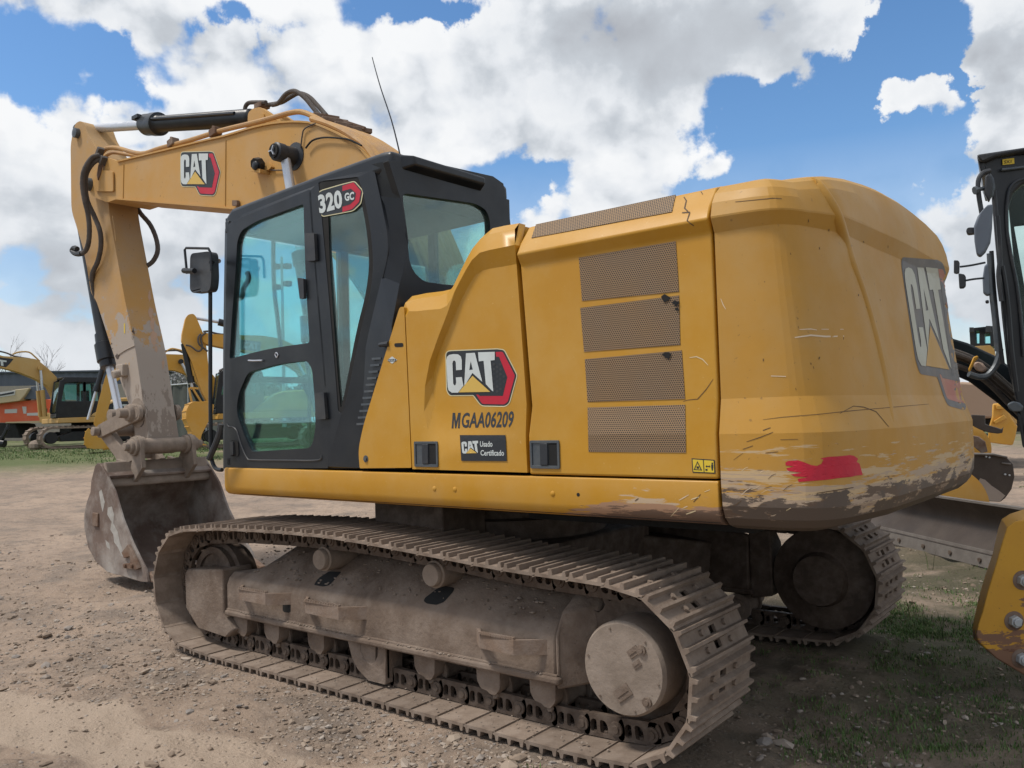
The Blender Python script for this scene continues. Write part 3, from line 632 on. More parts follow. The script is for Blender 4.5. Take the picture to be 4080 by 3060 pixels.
po = [uy(a, b, 1.262) for a, b in O_]; pk = [uy(a, b, YS) for a, b in K1]; pj = [uy(a, b, YS) for a, b in J_]; p2 = [uy(a, b, YB) for a, b in K2]
pb = MB(); n_ = len(po); pm = [o.lerp(k, .42)+Vector((0, .020, .012)) for o, k in zip(po, pk)]
pb.add(po+pm+pk, [(i, i+1, n_+i+1, n_+i) for i in range(n_-1)]+[(n_+i, n_+i+1, 2*n_+i+1, 2*n_+i) for i in range(n_-1)])
m_ = len(pj); pb.add(pj+p2, [(i, i+1, m_+i+1, m_+i) for i in range(m_-1)])
pb.flat(p2)
bl, br2 = uy(1643, 1869, YS), uy(2101, 1883, YS)
pb.flat([bl, br2]+pj[:11]+pk[:9][::-1][1:])
back = [v+Vector((0, -.05, 0)) for v in po]; pb.add(po+back, [(i, i+1, n_+i+1, n_+i) for i in range(n_-1)])
# edge returns so the door has thickness
rim = [po[0], pk[0], bl, br2, pj[0], p2[0], p2[-1], pj[-1], po[-1]]
pb.add(rim+[v+Vector((0, -.05, 0)) for v in rim], [(i, i+1, i+10, i+9) for i in range(8)])
PB = pb.build('battery_door', M_yel, EX, up=True, ang=60, bevel=.009, seg=3, blim=13, wn_=True)
bk = MB(); bk.prism([v*1 for v in [Vector((p.x, 1.255, p.z-.01)) for p in po]+[Vector((br2.x, 1.255, br2.z)), Vector((bl.x, 1.255, bl.z))]], (0, -.12, 0)); bk.build('door_lining', M_yel, EX, up=True)
TB = tree_of(PB)
# rear door panel with vents
pc = MB(); x0, x1 = -1.304, -2.286
prof = [(YS, 1.268), (YS, 1.456), (YB, 1.597), (YB, 2.292), (YS, 2.345), (1.335, 2.405), (1.262, 2.497), (1.20, 2.515), (1.15, 2.515), (1.15, 2.46), (1.29, 2.33), (1.29, 1.268)]
pc.prism([(x0+(.012 if abs(z-1.45) < .02 else 0)+(.045 if z > 2.4 else .03*(z > 2.2)), y, z) for y, z in prof], (-.001, 0, 0)) if False else None
ra = [Vector((x0+(.043 if z > 2.2 else .028 if z > 1.8 else .0), y, z)) for y, z in prof]; rb = [Vector((x1, y, z)) for y, z in prof]
pc.loft([ra, rb]); PC = pc.build('radiator_door', M_yel, EX, up=True, bevel=.010, seg=3, ang=60, blim=13, wn_=True)
TC = tree_of(PC)
for nm, q in (('v', ((2307, 1027), (2693, 961), (2706, 1162), (2320, 1199))), ('v', ((2313, 1227), (2706, 1177), (2711, 1374), (2328, 1402))), ('v', ((2331, 1431), (2717, 1396), (2730, 1590), (2342, 1601)))):
    P4 = [uy(a, b, YB) for a, b in q]; v_ = MB(); v_.prism(P4, (0, .0025, 0)); v_.build('side_vent', M_vent, PC)
q = [(2342, 1624), (2731, 1613), (2734, 1804), (2346, 1800)]
drape([(0, 0, q, ())], TC, 'side_vent', [M_vent], PC, base=.0025)
P4 = [upl(a, b, (0, 1.30, 2.449), (0, .783, .62)) for a, b in ((2119, 950), (2137, 896), (2693, 778), (2678, 846))]
v_ = MB(); v_.prism(P4, (0, .003, .0025)); v_.build('top_vent', M_vent, PC)
rag = lambda cx, cy, r, s_: [(cx+r*(1+.35*math.sin(i*2.3+s_))*math.cos(i*PI/5), cy+r*(1+.35*math.cos(i*1.7+s_))*math.sin(i*PI/5)*.8) for i in range(10)]
for cx, cy, r, s_ in ((2655, 1189, 17, 1), (2696, 1208, 13, 2), (2700, 1232, 8, 4), (2661, 1414, 17, 3)): drape([(2, 0, rag(cx, cy, r, s_), ())], TC, 'punched_hole', [M_dark], PC, base=.0045)
def scratch(pts, w, tree, parent, mt_, name='scratch'):
    P_ = []
    L_ = [Vector(p) for p in pts]; a_ = []; b_ = []
    for i, p in enumerate(L_):
        t = (L_[min(i+1, len(L_)-1)]-L_[max(i-1, 0)]).normalized(); n = Vector((-t.y, t.x)); k = w*(.35+.65*math.sin(PI*(i+.5)/len(L_))); a_.append(p+n*k); b_.append(p-n*k)
    P_ = [(v.x, v.y) for v in a_+b_[::-1]]
    return drape([(0, 0, P_, ())], tree, name, [mt_], parent, base=.0012)
M_scr = mat('bare_scratch', (.62, .50, .30), .6); M_crk = mat('crack_dark', (.10, .06, .03), .8)
scratch([(2748, 1425), (2775, 1421), (2800, 1432), (2822, 1455)], 2.2, TC, PC, M_scr); scratch([(2842, 1510), (2815, 1550), (2780, 1590), (2740, 1594), (2722, 1600)], 1.6, TC, PC, M_crk)
scratch([(2715, 770), (2735, 800), (2728, 830), (2748, 850), (2738, 880), (2765, 900)], 3.2, TC, PC, M_crk, 'split'); scratch([(2755, 762), (2785, 750), (2800, 775)], 2.2, TC, PC, M_crk, 'split'); scratch([(2718, 848), (2750, 846)], 3, TC, PC, M_crk, 'split')
# latches
for (xa, ya, xb, yb), par, tr in (((1652, 1759, 1748, 1861), PB, TB), ((2113, 1755, 2233, 1868), PC, TC)):
    a = uy(xa, ya, YS); b = uy(xb, yb, YS); l_ = MB(); X0, X1, Z0, Z1 = a.x, b.x, b.z, a.z
    fo = rnd([(X0, YS, Z0), (X1, YS, Z0), (X1, YS, Z1), (X0, YS, Z1)], .008); fi = [(X0-.012, YS, Z0+.014), (X1+.012, YS, Z0+.014), (X1+.012, YS, Z1-.012), (X0-.012, YS, Z1-.012)]
    l_.prism(fo, (0, .007, 0), holes=[fi]); l_.prism(fi, (0, .0015, 0)); lo = l_.build('door_latch', M_latch, par, bevel=.0015, seg=1)
    h_ = MB(); w_ = X0-X1; h_.bb((X0-w_*.36, YS+.001, Z0+.016), (X0-w_*.62, YS+.011, Z1-.014)); h_.build('latch_handle', M_plastic, par, bevel=.003)
    d_ = MB(); d_.bb((X0-w_*.64, YS+.0016, Z0+.016), (X1+.014, YS+.003, Z1-.014)); d_.build('latch_recess', M_dark, par)
MD = [M_white, M_dblack, M_red, M_dyel, M_edge, M_plastic]
def c6(x, y): return (1500+x/1.58, 1200+y/1.58)
drape(badge_polys(c6(440, 320), c6(455, 592), c6(885, 475)), TB, 'maker_badge', MD, PB, step=.0006)
Mq = [(0, 0), (0, 1), (.30, 1), (.5, .42), (.70, 1), (1, 1), (1, 0), (.78, 0), (.78, .66), (.57, 0), (.43, 0), (.22, .66), (.22, 0)]
drape([(0, 0, [(1800+(u+.13*v)*32, 1707-v*62-.4*u) for u, v in Mq], ())]+text_polys('GAA06209', (1839, 1706), (2045, 1704), (1842, 1644), (2049, 1637), 0, 0, .022, .10, 1.02), TB, 'fleet_number', [M_dblack], PB, cut=60)
q = [(1834, 1734), (2016, 1734), (2021, 1837), (1840, 1836)]
st = [(0, 0, q, ())]
def sub(lst, A, B, C): pass
for lay, mi, pts, holes in badge_polys((1840, 1757), (1845, 1810), (1938, 1786)):
    if lay == 5: st.append((1, 2 if mi == 3 else 1, pts, holes))
st += text_polys('Usado', (1915, 1780), (1965, 1780), (1915, 1758), (1964, 1757), 1, 1, .02)
st += text_polys('Certificado', (1917, 1815), (2011, 1816), (1917, 1793), (2010, 1793), 1, 1, .02)
drape(st, TB, 'certified_used_sticker', [M_dblack, M_white, M_dyel], PB, base=.004, step=.0008, cut=30)
q = [(2757, 1827), (2847, 1833), (2850, 1886), (2761, 1882)]
st = [(0, 1, off_poly(q, 1), ()), (1, 0, off_poly(q, -3), ()), (2, 1, [(2802, 1832), (2805, 1832), (2808, 1881), (2805, 1881)], ()),
      (2, 1, [(2780, 1837), (2799, 1874), (2765, 1872)], [[(2780, 1844), (2770, 1869), (2793, 1871)]]), (2, 1, r2([(2776, 1858), (2786, 1858), (2787, 1867), (2777, 1867)], 2), ()),
      (2, 1, [(2812, 1858), (2818, 1853), (2818, 1856), (2826, 1856), (2826, 1853), (2832, 1858), (2826, 1863), (2826, 1860), (2818, 1860), (2818, 1863)], ()),
      (2, 1, r2([(2835, 1850), (2843, 1850), (2843, 1862), (2841, 1875), (2837, 1875), (2835, 1862)], 2), ()), (2, 1, r2([(2836, 1843), (2842, 1843), (2842, 1849), (2836, 1849)], 2), ()), (2, 1, [(2812, 1868), (2820, 1868), (2820, 1875), (2812, 1875)], ())]
drape(st, TC, 'warning_sticker', [M_warn, M_dblack], PC, step=.0008, cut=60)
# counterweight
def lerpt(z, T):
    for (a, b), (c, e) in zip(T, T[1:]):
        if z <= c: return b+(e-b)*max(0, (z-a))/(c-a)
    return T[-1][1]
def plan(z):
    ry = lerpt(z, [(1.0, .72), (1.6, .715), (1.92, .755), (2.16, .84), (2.345, .95), (2.56, .985)]); t = (ry-.71)/.24; shift = .12*(z-1.46) if z > 1.46 else 0
    b_ = [(-2.299, 1.369, 0), (-2.40, 1.366, .1), (-2.52, 1.357, .3), (-2.63, 1.328, .6), (-2.71, 1.255, .85), (-2.755, 1.13+.04*t, 1), (-2.785, ry+.20-.08*t, 1), (-2.808, ry+.030, 1), (-2.814, ry-.025, 1), (-2.814, .40, 1), (-2.818, .2, 1), (-2.82, 0, 1)]
    P_ = [Vector((x+shift*w_, y, 0)) for x, y, w_ in b_]; A = catmull(P_[:8], 3); B = catmull(P_[8:], 2)
    return A+B
LV = [(1.048, .20), (1.055, .13), (1.075, .065), (1.11, .025), (1.16, .006), (1.25, 0), (1.452, 0), (1.595, .030), (2.275, .030), (2.285, .029), (2.342, .001), (2.350, 0), (2.41, .018), (2.455, .05), (2.495, .105), (2.512, .17), (2.520, .30), (2.522, .6)]
cw = MB(); rings = []
for z, ins in LV:
    h = plan(z); full = h+[Vector((p.x, -p.y, 0)) for p in h[::-1][1:]]; n = len(full); ring = []
    for i, p in enumerate(full):
        a = full[max(i-1, 0)]; b = full[min(i+1, n-1)]; t = (b-a).normalized(); nn = Vector((t.y, -t.x, 0))
        if nn.x > .2: nn = -nn
        if nn.dot(Vector((-.3, p.y, 0))) < 0: nn = -nn
        if i == 0 or i == n-1: nn = Vector((0, 1 if i == 0 else -1, 0))
        rr_k = min(1, max(0, (-2.31-p.x)/.33)); q = p-nn*ins*(1-.62*rr_k if z > 2.36 else 1); q.z = z+max(0, min(1, (z-2.30)/.22))*rr_k*(.15*max(0, 1-(q.y/1.2)**2)-.03+.055*max(0, min(1, -q.y))); q.x = min(q.x, -2.299); ring.append(q)
    rings.append(ring)
n = len(rings[0]); front = [[Vector((-2.299, r_[0].y, r_[0].z)), Vector((-2.299, r_[-1].y, r_[-1].z))] for r_ in rings]
cw.loft(rings, caps=False, ringclosed=True)
for o_ in (0, len(cw.v)-n):
    for i in range(n//2): 
        if n-2-i > i+1: cw.f.append([o_+i, o_+i+1, o_+n-2-i, o_+n-1-i]); cw.m.append(0)
        elif n-1-i > i+1: cw.f.append([o_+i, o_+i+1, o_+n-1-i]); cw.m.append(0)
CW = cw.build('counterweight', M_cw, EX, up=True, ang=60, bevel=.014, seg=3, blim=10, wn_=True)
TW = tree_of(CW)
rb_ = [uz(px, py, z) for px, py, z in ()]
def ridge_pt(z):
    P_ = plan(z); p = P_[22] if len(P_) > 22 else P_[-1]; return p
rp_ = []
for (px, py) in ((3240, 716), (3262, 730), (3300, 782), (3341, 871), (3375, 955), (3402, 1052), (3440, 1160), (3474, 1275), (3510, 1420), (3540, 1564), (3556, 1650), (3563, 1690)):
    h_ = hit(px, py, TW, -.026)
    if h_: rp_.append(h_)
q_ = MB(); q_.tube(rp_, .038, n=20, sub=3, rfun=lambda i: .9 if i < 3 else (1.0 if i < 26 else 1.0-.05*(i-26))); q_.build('ridge', M_cw, CW, weld=True)
MF = [M_wfade, M_dfade, M_rfade, M_yfade, M_cw, M_dfade]
drape(badge_polys((3590, 1040), (3660, 1480), (3834, 1335), mesh=False, edge=1), TW, 'maker_badge', MF, CW, step=.0006)
rp = [(3130, 1842), (3142, 1836), (3180, 1834), (3205, 1842), (3232, 1853), (3255, 1856), (3272, 1848), (3280, 1832), (3268, 1826), (3300, 1820), (3340, 1818), (3385, 1813), (3402, 1816), (3418, 1828), (3412, 1840), (3424, 1848), (3436, 1892), (3405, 1896), (3390, 1900), (3340, 1905), (3290, 1912), (3240, 1916), (3182, 1920), (3178, 1908), (3220, 1902), (3168, 1898), (3150, 1890), (3195, 1884), (3140, 1876), (3133, 1866), (3165, 1858), (3130, 1854)]
drape([(0, 0, rp, ())], TW, 'reflector_strip', [M_red], CW, step=.0006)
M_cream = mat('scuffed_cream', (.62, .50, .36), .7)
for pts, w_ in (([(3185, 1313), (3230, 1311), (3254, 1315)], 2), ([(3272, 1312), (3360, 1312)], 1.6), ([(3166, 1345), (3230, 1336), (3290, 1341), (3372, 1339)], 3.5), ([(3072, 1498), (3132, 1500)], 2), ([(2872, 1190), (2882, 1215), (2892, 1232)], 1.6)): scratch(pts, w_, TW, CW, M_cream)
for pts, w_ in (([(3040, 1672), (3120, 1662), (3270, 1650), (3400, 1636), (3470, 1630), (3700, 1610)], 1.3), ([(3345, 1648), (3400, 1618), (3440, 1622), (3490, 1640), (3540, 1700)], 1.6), ([(2930, 805), (3080, 790), (3115, 792)], 1.6), ([(2975, 1760), (3030, 1742), (3080, 1722)], 1.6), ([(3040, 1715), (3070, 1704)], 2), ([(2960, 1790), (3000, 1776)], 1.6), ([(3110, 1752), (3180, 1750)], 1.3), ([(3050, 1805), (3100, 1800)], 1.6), ([(3255, 1965), (3340, 1952), (3400, 1942)], 2)): scratch(pts, w_, TW, CW, M_crk)
random.seed(12)
for i in range(16):
    x = random.uniform(2890, 3250); y = 2060-random.uniform(0, 230)*(1 if x < 3150 else .45); l = random.uniform(12, 40); s_ = random.uniform(-.8, -.1)
    scratch([(x, y), (x+l*.5, y+l*.5*s_+random.uniform(-4, 4)), (x+l, y+l*s_)], random.uniform(.8, 1.8), TW, CW, random.choice((M_cream, M_crk, M_scr)))
TS = tree_of(SKO)
for i in range(8):
    x = random.uniform(2450, 2850); y = 1940+random.uniform(0, 120); l = random.uniform(12, 45); s_ = random.uniform(-1.6, -.2)
    scratch([(x, y), (x+l*.5, y+l*.5*s_), (x+l, y+l*s_)], random.uniform(1, 2.6), TS, SKO, random.choice((M_cream, M_crk, M_scr)))
for i in range(18):
    x = random.uniform(3000, 3850); y = random.uniform(850, 1600); scratch([(x, y), (x+random.uniform(-3, 3), y+random.uniform(5, 12))], random.uniform(1, 2.4), TW, CW, M_crk, 'chip')
# ------------------------------------------------------------------ cab
YC = 1.335; XR = -.34
def cy(pts, y=YC): return [uy(a, b, y) for a, b in pts]
def cx(pts, x=XR): return [ux(a, b, x) for a, b in pts]
doorw = rnd(cy([(914, 1430), (925, 1249), (938, 1090), (945, 960), (962, 918), (1020, 882), (1209, 813), (1217, 1100), (1233, 1366), (1075, 1388)]), [.02, .2, .2, .12, .1, .1, .02, .2, .02, .3], 4)
doorl = rnd(cy([(987, 1484), (1100, 1452), (1222, 1436), (1243, 1470), (1256, 1612), (1256, 1720), (1240, 1785), (1002, 1800), (975, 1740), (941, 1640), (950, 1570)]), [.05, .1, .03, .03, .2, .1, .05, .02, .1, .06, .1], 4)
doorout = rnd(cy([(893, 1866), (896, 1400), (905, 905), (918, 884), (1238, 753), (1262, 1100), (1300, 1520), (1308, 1866)]), [.01, .5, .04, .04, .02, .3, .3, .01], 4)
db = MB(); db.prism(doorout, (0, -.045, 0), holes=[doorw, doorl]); DOOR = db.build('door', M_black, EX, up=True, bevel=.005, seg=2)
gw = MB(); gw.prism(rnd([v+Vector((0, -.016, 0)) for v in doorw], 0), (0, -.005, 0)); gw.build('door_window', M_glass, DOOR)
gw = MB(); gw.prism([v+Vector((0, -.016, 0)) for v in doorl], (0, -.005, 0)); gw.build('door_window', M_glass, DOOR)
# raised pressing line and handle recess
tb = MB(); tb.tube(cy([(905, 1688), (913, 1700), (930, 1703), (945, 1720), (962, 1775), (985, 1825), (1010, 1833), (1150, 1835), (1268, 1834), (1280, 1815)], YC+.001), .006, n=6, sub=4); tb.build('door_pressing', M_plastic, DOOR)
hb = MB(); hb.prism(rnd(cy([(920, 1756), (935, 1752), (950, 1760), (953, 1812), (945, 1818), (922, 1818)], YC+.001), .01), (0, .004, 0)); hb.build('door_handle', M_dark, DOOR)
hb = MB(); hb.prism(rnd(cy([(923, 1760), (934, 1758), (936, 1812), (924, 1813)], YC+.005), .006), (0, .014, 0)); hb.build('handle_lever', M_plastic, DOOR, bevel=.003)
for q in ([(1196, 1108), (1220, 1112), (1222, 1190), (1205, 1192)], [(1264, 1568), (1301, 1562), (1309, 1670), (1270, 1672)], [(1224, 932), (1262, 930), (1268, 1040), (1230, 1042)]):
    hg = MB(); hg.prism(rnd(cy(q, YC+.002), .008), (0, .022, 0)); hg.build('door_hinge', M_plastic, DOOR, bevel=.004)
lb = MB(); lb.tube(cy([(990, 1436), (1010, 1437), (1045, 1436)], YC+.012), .006, n=6); lb.build('lock_pull', M_chrome, DOOR); lb = MB(); lb.tube(cy([(1096, 1413), (1100, 1405), (1107, 1413), (1102, 1424), (1096, 1413)], YC+.004), .004, n=6); lb.build('door_lock', M_chrome, DOOR)
# rest of the left face
quart = rnd(cy([(1268, 722), (1427, 704), (1450, 780), (1478, 920), (1488, 1060), (1476, 1170), (1440, 1300), (1385, 1570), (1362, 1648), (1347, 1640), (1335, 1480), (1300, 1060)]), [.01, .02, .2, .3, .3, .2, .2, .2, .03, .03, .3, .3], 4)
lf = rnd(cy([(883, 1868), (882, 1400), (890, 905), (906, 872), (1200, 752), (1480, 655), (1508, 781), (1538, 930), (1540, 1016), (1520, 1100), (1450, 1390), (1440, 1866)]), [.01, .3, .05, .05, .3, .03, .2, .2, .15, .2, .3, .0], 4)
dcut = [uy(a, b, YC) for a, b in ((900, 1858), (903, 1400), (911, 915), (925, 890), (1230, 764), (1256, 1100), (1292, 1520), (1300, 1858))]
lm = MB(); lm.prism([v+Vector((0, -.012, 0)) for v in lf], (0, -.055, 0), holes=[[v for v in quart], dcut]); CAB = lm.build('cab', M_black, EX, up=True, bevel=.006, seg=2)
gw = MB(); gw.prism([v+Vector((0, -.008, 0)) for v in quart], (0, -.005, 0)); QW = gw.build('quarter_window', M_glass2, CAB)
ft = MB(); qi = rnd(cy([(1304, 790), (1433, 775), (1462, 930), (1470, 1060), (1456, 1170), (1420, 1310), (1372, 1560), (1356, 1630), (1344, 1500), (1312, 1060)], YC), [.02, .03, .3, .3, .2, .2, .2, .02, .3, .3], 4)
ft.prism([v+Vector((0, -.0055, 0)) for v in quart], (0, .002, 0), holes=[[v+Vector((0, -.0055, 0)) for v in qi]]); ft.build('window_border', M_dark, QW)
# model decal
tq = BVHTree.FromPolygons([uy(1200, 600, YC-.002), uy(1500, 600, YC-.002), uy(1500, 1000, YC-.002), uy(1200, 1000, YC-.002)], [(0, 1, 2, 3)])
hexo = [(1366, 741), (1410, 727), (1440, 762), (1432, 805), (1405, 833), (1366, 846)]
cr = r2([(1264, 770), (1280, 757), (1362, 733), (1414, 720), (1449, 760), (1440, 812), (1408, 842), (1285, 865), (1270, 842), (1262, 800)], 10)
st = [(0, 4, cr, ()), (1, 1, off_poly(cr, -4), ()), (2, 2, hexo, ()), (3, 1, [(1366, 762), (1400, 752), (1420, 770), (1416, 797), (1396, 815), (1366, 824)], ())]
st += text_polys('320', (1276, 853), (1368, 828), (1268, 778), (1362, 755), 4, 0, .045, 0, 1.06) + text_polys('GC', (1377, 803), (1413, 796), (1374, 770), (1413, 764), 4, 0, .04)
drape(st, tq, 'model_decal', MD, CAB, step=.0008, cut=80)
# rear-left corner post and rear face
A_ = cy([(1476, 656), (1508, 781), (1538, 930), (1540, 1016), (1518, 1100), (1450, 1390), (1440, 1866)], YC-.012)
B_ = cx([(1548, 640), (1595, 790), (1628, 960), (1615, 1050), (1592, 1130), (1560, 1300)]); B_.append(Vector((XR, B_[-1].y, 1.28)))
cp = MB(); n = len(A_); cp.add(A_+B_+[v+Vector((.06, -.06, 0)) for v in B_], [(i, i+1, n+i+1, n+i) for i in range(n-1)]+[(n+i, n+i+1, 2*n+i+1, 2*n+i) for i in range(n-1)]); cp.build('corner_post', M_black, CAB, ang=25)
gr = MB()
for i in range(11):
    y_ = 1430+i*26; x_ = 1489-.234*(y_-1430); a = uy(x_-6, y_, 1.345); b = uy(x_+30, y_-2, 1.345); gr.beam(a, b, .008, .012)
gr.build('grille_slats', M_latch, CAB)
gr = MB(); k_ = uy(1540, 1372, 1.36); gr.cyl(k_+Vector((0, -.04, 0)), k_+Vector((0, .01, 0)), .012, n=8); gr.cyl(k_+Vector((.045, .01, 0)), k_+Vector((-.03, .01, 0)), .013, .016, n=8); gr.build('door_catch', M_plastic, CAB)
rw = rnd(cx([(1603, 770), (1897, 812), (1938, 838), (1953, 880), (1953, 1010), (1940, 1090), (1900, 1136), (1811, 1138), (1690, 1122), (1650, 1085), (1633, 1043), (1627, 990)]), [.04, .1, .05, .05, .1, .1, .05, .1, .06, .06, .06, .1], 3)
ro = cx([(1548, 640), (1690, 640), (1965, 702), (2006, 731), (2026, 830), (2040, 930)]); ylast = ro[-1].y
ro += [Vector((XR, ylast-.005, 1.28)), Vector((XR, B_[-1].y, 1.28))]+B_[-2:0:-1]
rf = MB(); rf.prism(ro, (.05, 0, 0), holes=[rw]); rf.build('rear_frame', M_black, CAB, bevel=.008, seg=2)
gw = MB(); gw.prism([v+Vector((.018, 0, 0)) for v in rw], (.005, 0, 0)); gw.build('rear_window', M_glass2, CAB)
# roof and rear brow
r_ = MB(); z0 = 2.985
roof = [uy(906, 872, YC), uy(1480, 655, YC)]
yl, yr_ = YC-.01, .285
r_.loft([[Vector((x, y, z)) for x, z in ((1.385, 2.93), (1.375, 3.01), (1.30, 3.055), (.3, 3.09), (-.25, 3.10), (-.335, 3.09), (-.34, 2.98))] for y in (yl, yr_)])
ROOF = r_.build('roof', M_black, CAB, bevel=.03, seg=4)
bz = MB(); T_ = [ux(1640, 690, XR-.10), ux(1700, 640, XR-.10), ux(1966, 704, XR-.10), ux(1974, 722, XR-.10), ux(1966, 752, XR-.10), ux(1706, 664, XR-.10)]
a_ = ux(1700, 634, XR-.12); b_ = ux(1968, 700, XR-.12)
bz.loft([[Vector((XR+.03, a_.y+.10, 3.085)), Vector((XR+.03, b_.y-.02, 3.085)), Vector((XR+.03, b_.y-.02, 2.98)), Vector((XR+.03, a_.y+.12, 2.98))],
         [Vector((XR-.05, a_.y+.03, 3.075)), Vector((XR-.05, b_.y, 3.075)), Vector((XR-.05, b_.y, 3.03)), Vector((XR-.05, a_.y+.02, 3.02))]]); bz.build('roof_brow', M_black, CAB, bevel=.012, seg=3)
# far and front sides of the cab
ff = MB()
ff.beam((1.36, .31, 1.28), (1.36, .31, 3.0), .07, .07, up=(1, 0, 0)); ff.beam((1.36, YC-.05, 1.28), (1.36, YC-.05, 3.0), .07, .05, up=(1, 0, 0)); ff.beam((-.30, .32, 1.28), (-.30, .32, 3.0), .10, .07, up=(1, 0, 0))
ff.beam((1.36, .31, 1.30), (1.36, YC, 1.30), .05, .06); ff.beam((1.34, .31, 2.93), (1.34, YC, 2.93), .05, .08); ff.beam((1.36, .31, 1.33), (-.3, .31, 1.33), .05, .12); ff.beam((1.36, .31, 2.95), (-.3, .31, 2.95), .05, .12)
ff.beam((1.345, .33, 1.87), (1.345, YC-.02, 1.87), .04, .045); ff.beam((.35, .31, 1.30), (.35, .31, 2.95), .04, .07, up=(1, 0, 0))
ff.build('front_frame', M_black, CAB, bevel=.006)
gw = MB(); gw.bb((1.30, .308, 1.38), (.38, .312, 2.9)); gw.bb((.32, .308, 1.38), (-.27, .312, 2.9)); gw.build('side_glazing', M_glass, CAB)
gw = MB(); gw.bb((1.368, .35, 1.35), (1.372, YC-.07, 2.88)); gw.build('windscreen', M_glass, CAB)
fl = MB(); fl.bb((1.37, .29, 1.265), (XR+.02, YC-.075, 1.30)); fl.bb((.30, .40, 1.30), (-.28, 1.15, 1.62)); fl.build('cab_floor', M_dark, CAB)
# interior
se = MB(); se.prism(rnd([(.50, .62, 1.78), (.50, .62, 1.66), (-.05, .62, 1.62), (-.12, .62, 1.80), (-.05, .62, 1.84)], .04), (0, .50, 0)); se.prism(rnd([(-.02, .64, 1.80), (-.14, .64, 1.80), (-.24, .64, 2.26), (-.20, .64, 2.32), (-.12, .64, 2.28)], .04), (0, .46, 0))
se.build('operator_seat', M_seat, CAB, bevel=.02, seg=3)
co = MB()
for y in (1.14, .56): co.bb((.55, y, 1.62), (-.05, y+.10, 1.84)); co.tube([(.50, y+.05, 1.84), (.52, y+.05, 1.95), (.50, y+.05, 2.05)], .018, n=8); co.sphere((.50, y+.05, 2.10), .032, sq=(1, 1, 1.6), n=6)
co.build('control_console', M_plastic, CAB, bevel=.012)
lv = MB()
for dx in (0, .10):
    lv.tube([(1.16-dx, .80, 1.32), (1.17-dx, .80, 1.60), (1.14-dx, .81, 1.85), (1.18-dx, .82, 2.08), (1.19-dx, .82, 2.30)], .016, n=8); lv.tube([(1.18-dx, .82, 2.14), (1.19-dx, .82, 2.33)], .026, n=8)
    lv.bb((1.08-dx*1.6, .72, 1.315), (1.26-dx*1.6, .86, 1.36))
lv.build('travel_levers', M_plastic, CAB, bevel=.004)
gh = MB(); gh.tube(cy([(985, 1085), (990, 1112), (970, 1150), (962, 1185), (930, 1190)], 1.16), .018, n=8); gh.build('grab_handle', M_latch, CAB)
wp = MB(); wp.tube(cy([(1092, 880), (1088, 1000), (1092, 1150), (1103, 1250), (1118, 1380)], .45), .018, n=8); wp.build('harness_tube', M_plastic, CAB)
sh = MB(); sh.bb((1.2, .36, 2.86), (-.2, YC-.09, 2.93)); sh.build('headliner', M_seat, CAB)
# hand rails, mirror, antenna
rr_ = MB(); rr_.tube([uy(a, b, 1.44) for a, b in ((838, 1100), (838, 1450), (840, 1780), (846, 1840), (862, 1868), (885, 1872))], .014, n=8, sub=4); rr_.build('grab_rail', M_black, EX, up=True)
rr_ = MB(); rr_.tube([uy(a, b, 1.46) for a, b in ((833, 1828), (850, 1790), (872, 1735), (880, 1690))], .021, n=8, sub=3); rr_.build('wiper_arm', M_plastic, EX, up=True)
def mirror(pts_frame, c, sx, sz, ym):
    m = MB(); ce = uy(*c, ym); m.prism(rnd([(ce.x+sx, ym-.02, ce.z-sz), (ce.x-sx, ym-.02, ce.z-sz), (ce.x-sx, ym-.02, ce.z+sz), (ce.x+sx, ym-.02, ce.z+sz)], .045, 5), (0, .05, 0)); return m, ce
ym = 1.50; mm = MB(); Q = [uy(a, b, ym) for a, b in ((757, 1010), (838, 1000), (842, 1110), (836, 1160), (768, 1168), (756, 1155))]
mm.prism(rnd(Q, .045, 5), (.0, -.06, 0)); MI = mm.build('wing_mirror', M_plastic, EX, up=True, bevel=.014, seg=3)
mf = MB(); mf.tube([uy(a, b, ym+.02) for a, b in ((745, 1090), (736, 995), (742, 988), (830, 990), (838, 1005), (842, 1080))], .009, n=7, smooth=False); mf.tube([uy(a, b, ym+.03) for a, b in ((732, 1078), (750, 1080), (775, 1079))], .019, n=8, smooth=False); mf.tube([uy(842, 1046, ym), uy(872, 1040, 1.36)], .016, n=8, smooth=False); mf.build('mirror_bracket', M_black, MI)
mg = MB(); mg.prism(rnd([v+Vector((0, -.061, 0)) for v in [Q[0].lerp(Q[3], .08), Q[1].lerp(Q[4], .08), Q[3].lerp(Q[0], .08), Q[4].lerp(Q[1], .08)]], .02), (0, -.002, 0)); mg.build('mirror_glass', M_mirror, MI)
an = MB(); base = uy(1603, 680, 1.20); an.tube([uy(a, b, 1.20) for a, b in ((1603, 690), (1600, 660), (1590, 600), (1560, 480), (1520, 360), (1498, 285), (1483, 228))], .0048, n=6, sub=3, rfun=lambda i: 1.15-.035*i)
an.build('antenna', M_black, EX, up=True); an = MB(); an.cyl(uy(1604, 700, 1.20), uy(1601, 655, 1.20), .018, .012); an.cyl(uy(1590, 682, 1.2), uy(1618, 686, 1.2), .01); an.build('antenna_mount', M_latch, EX, up=True)
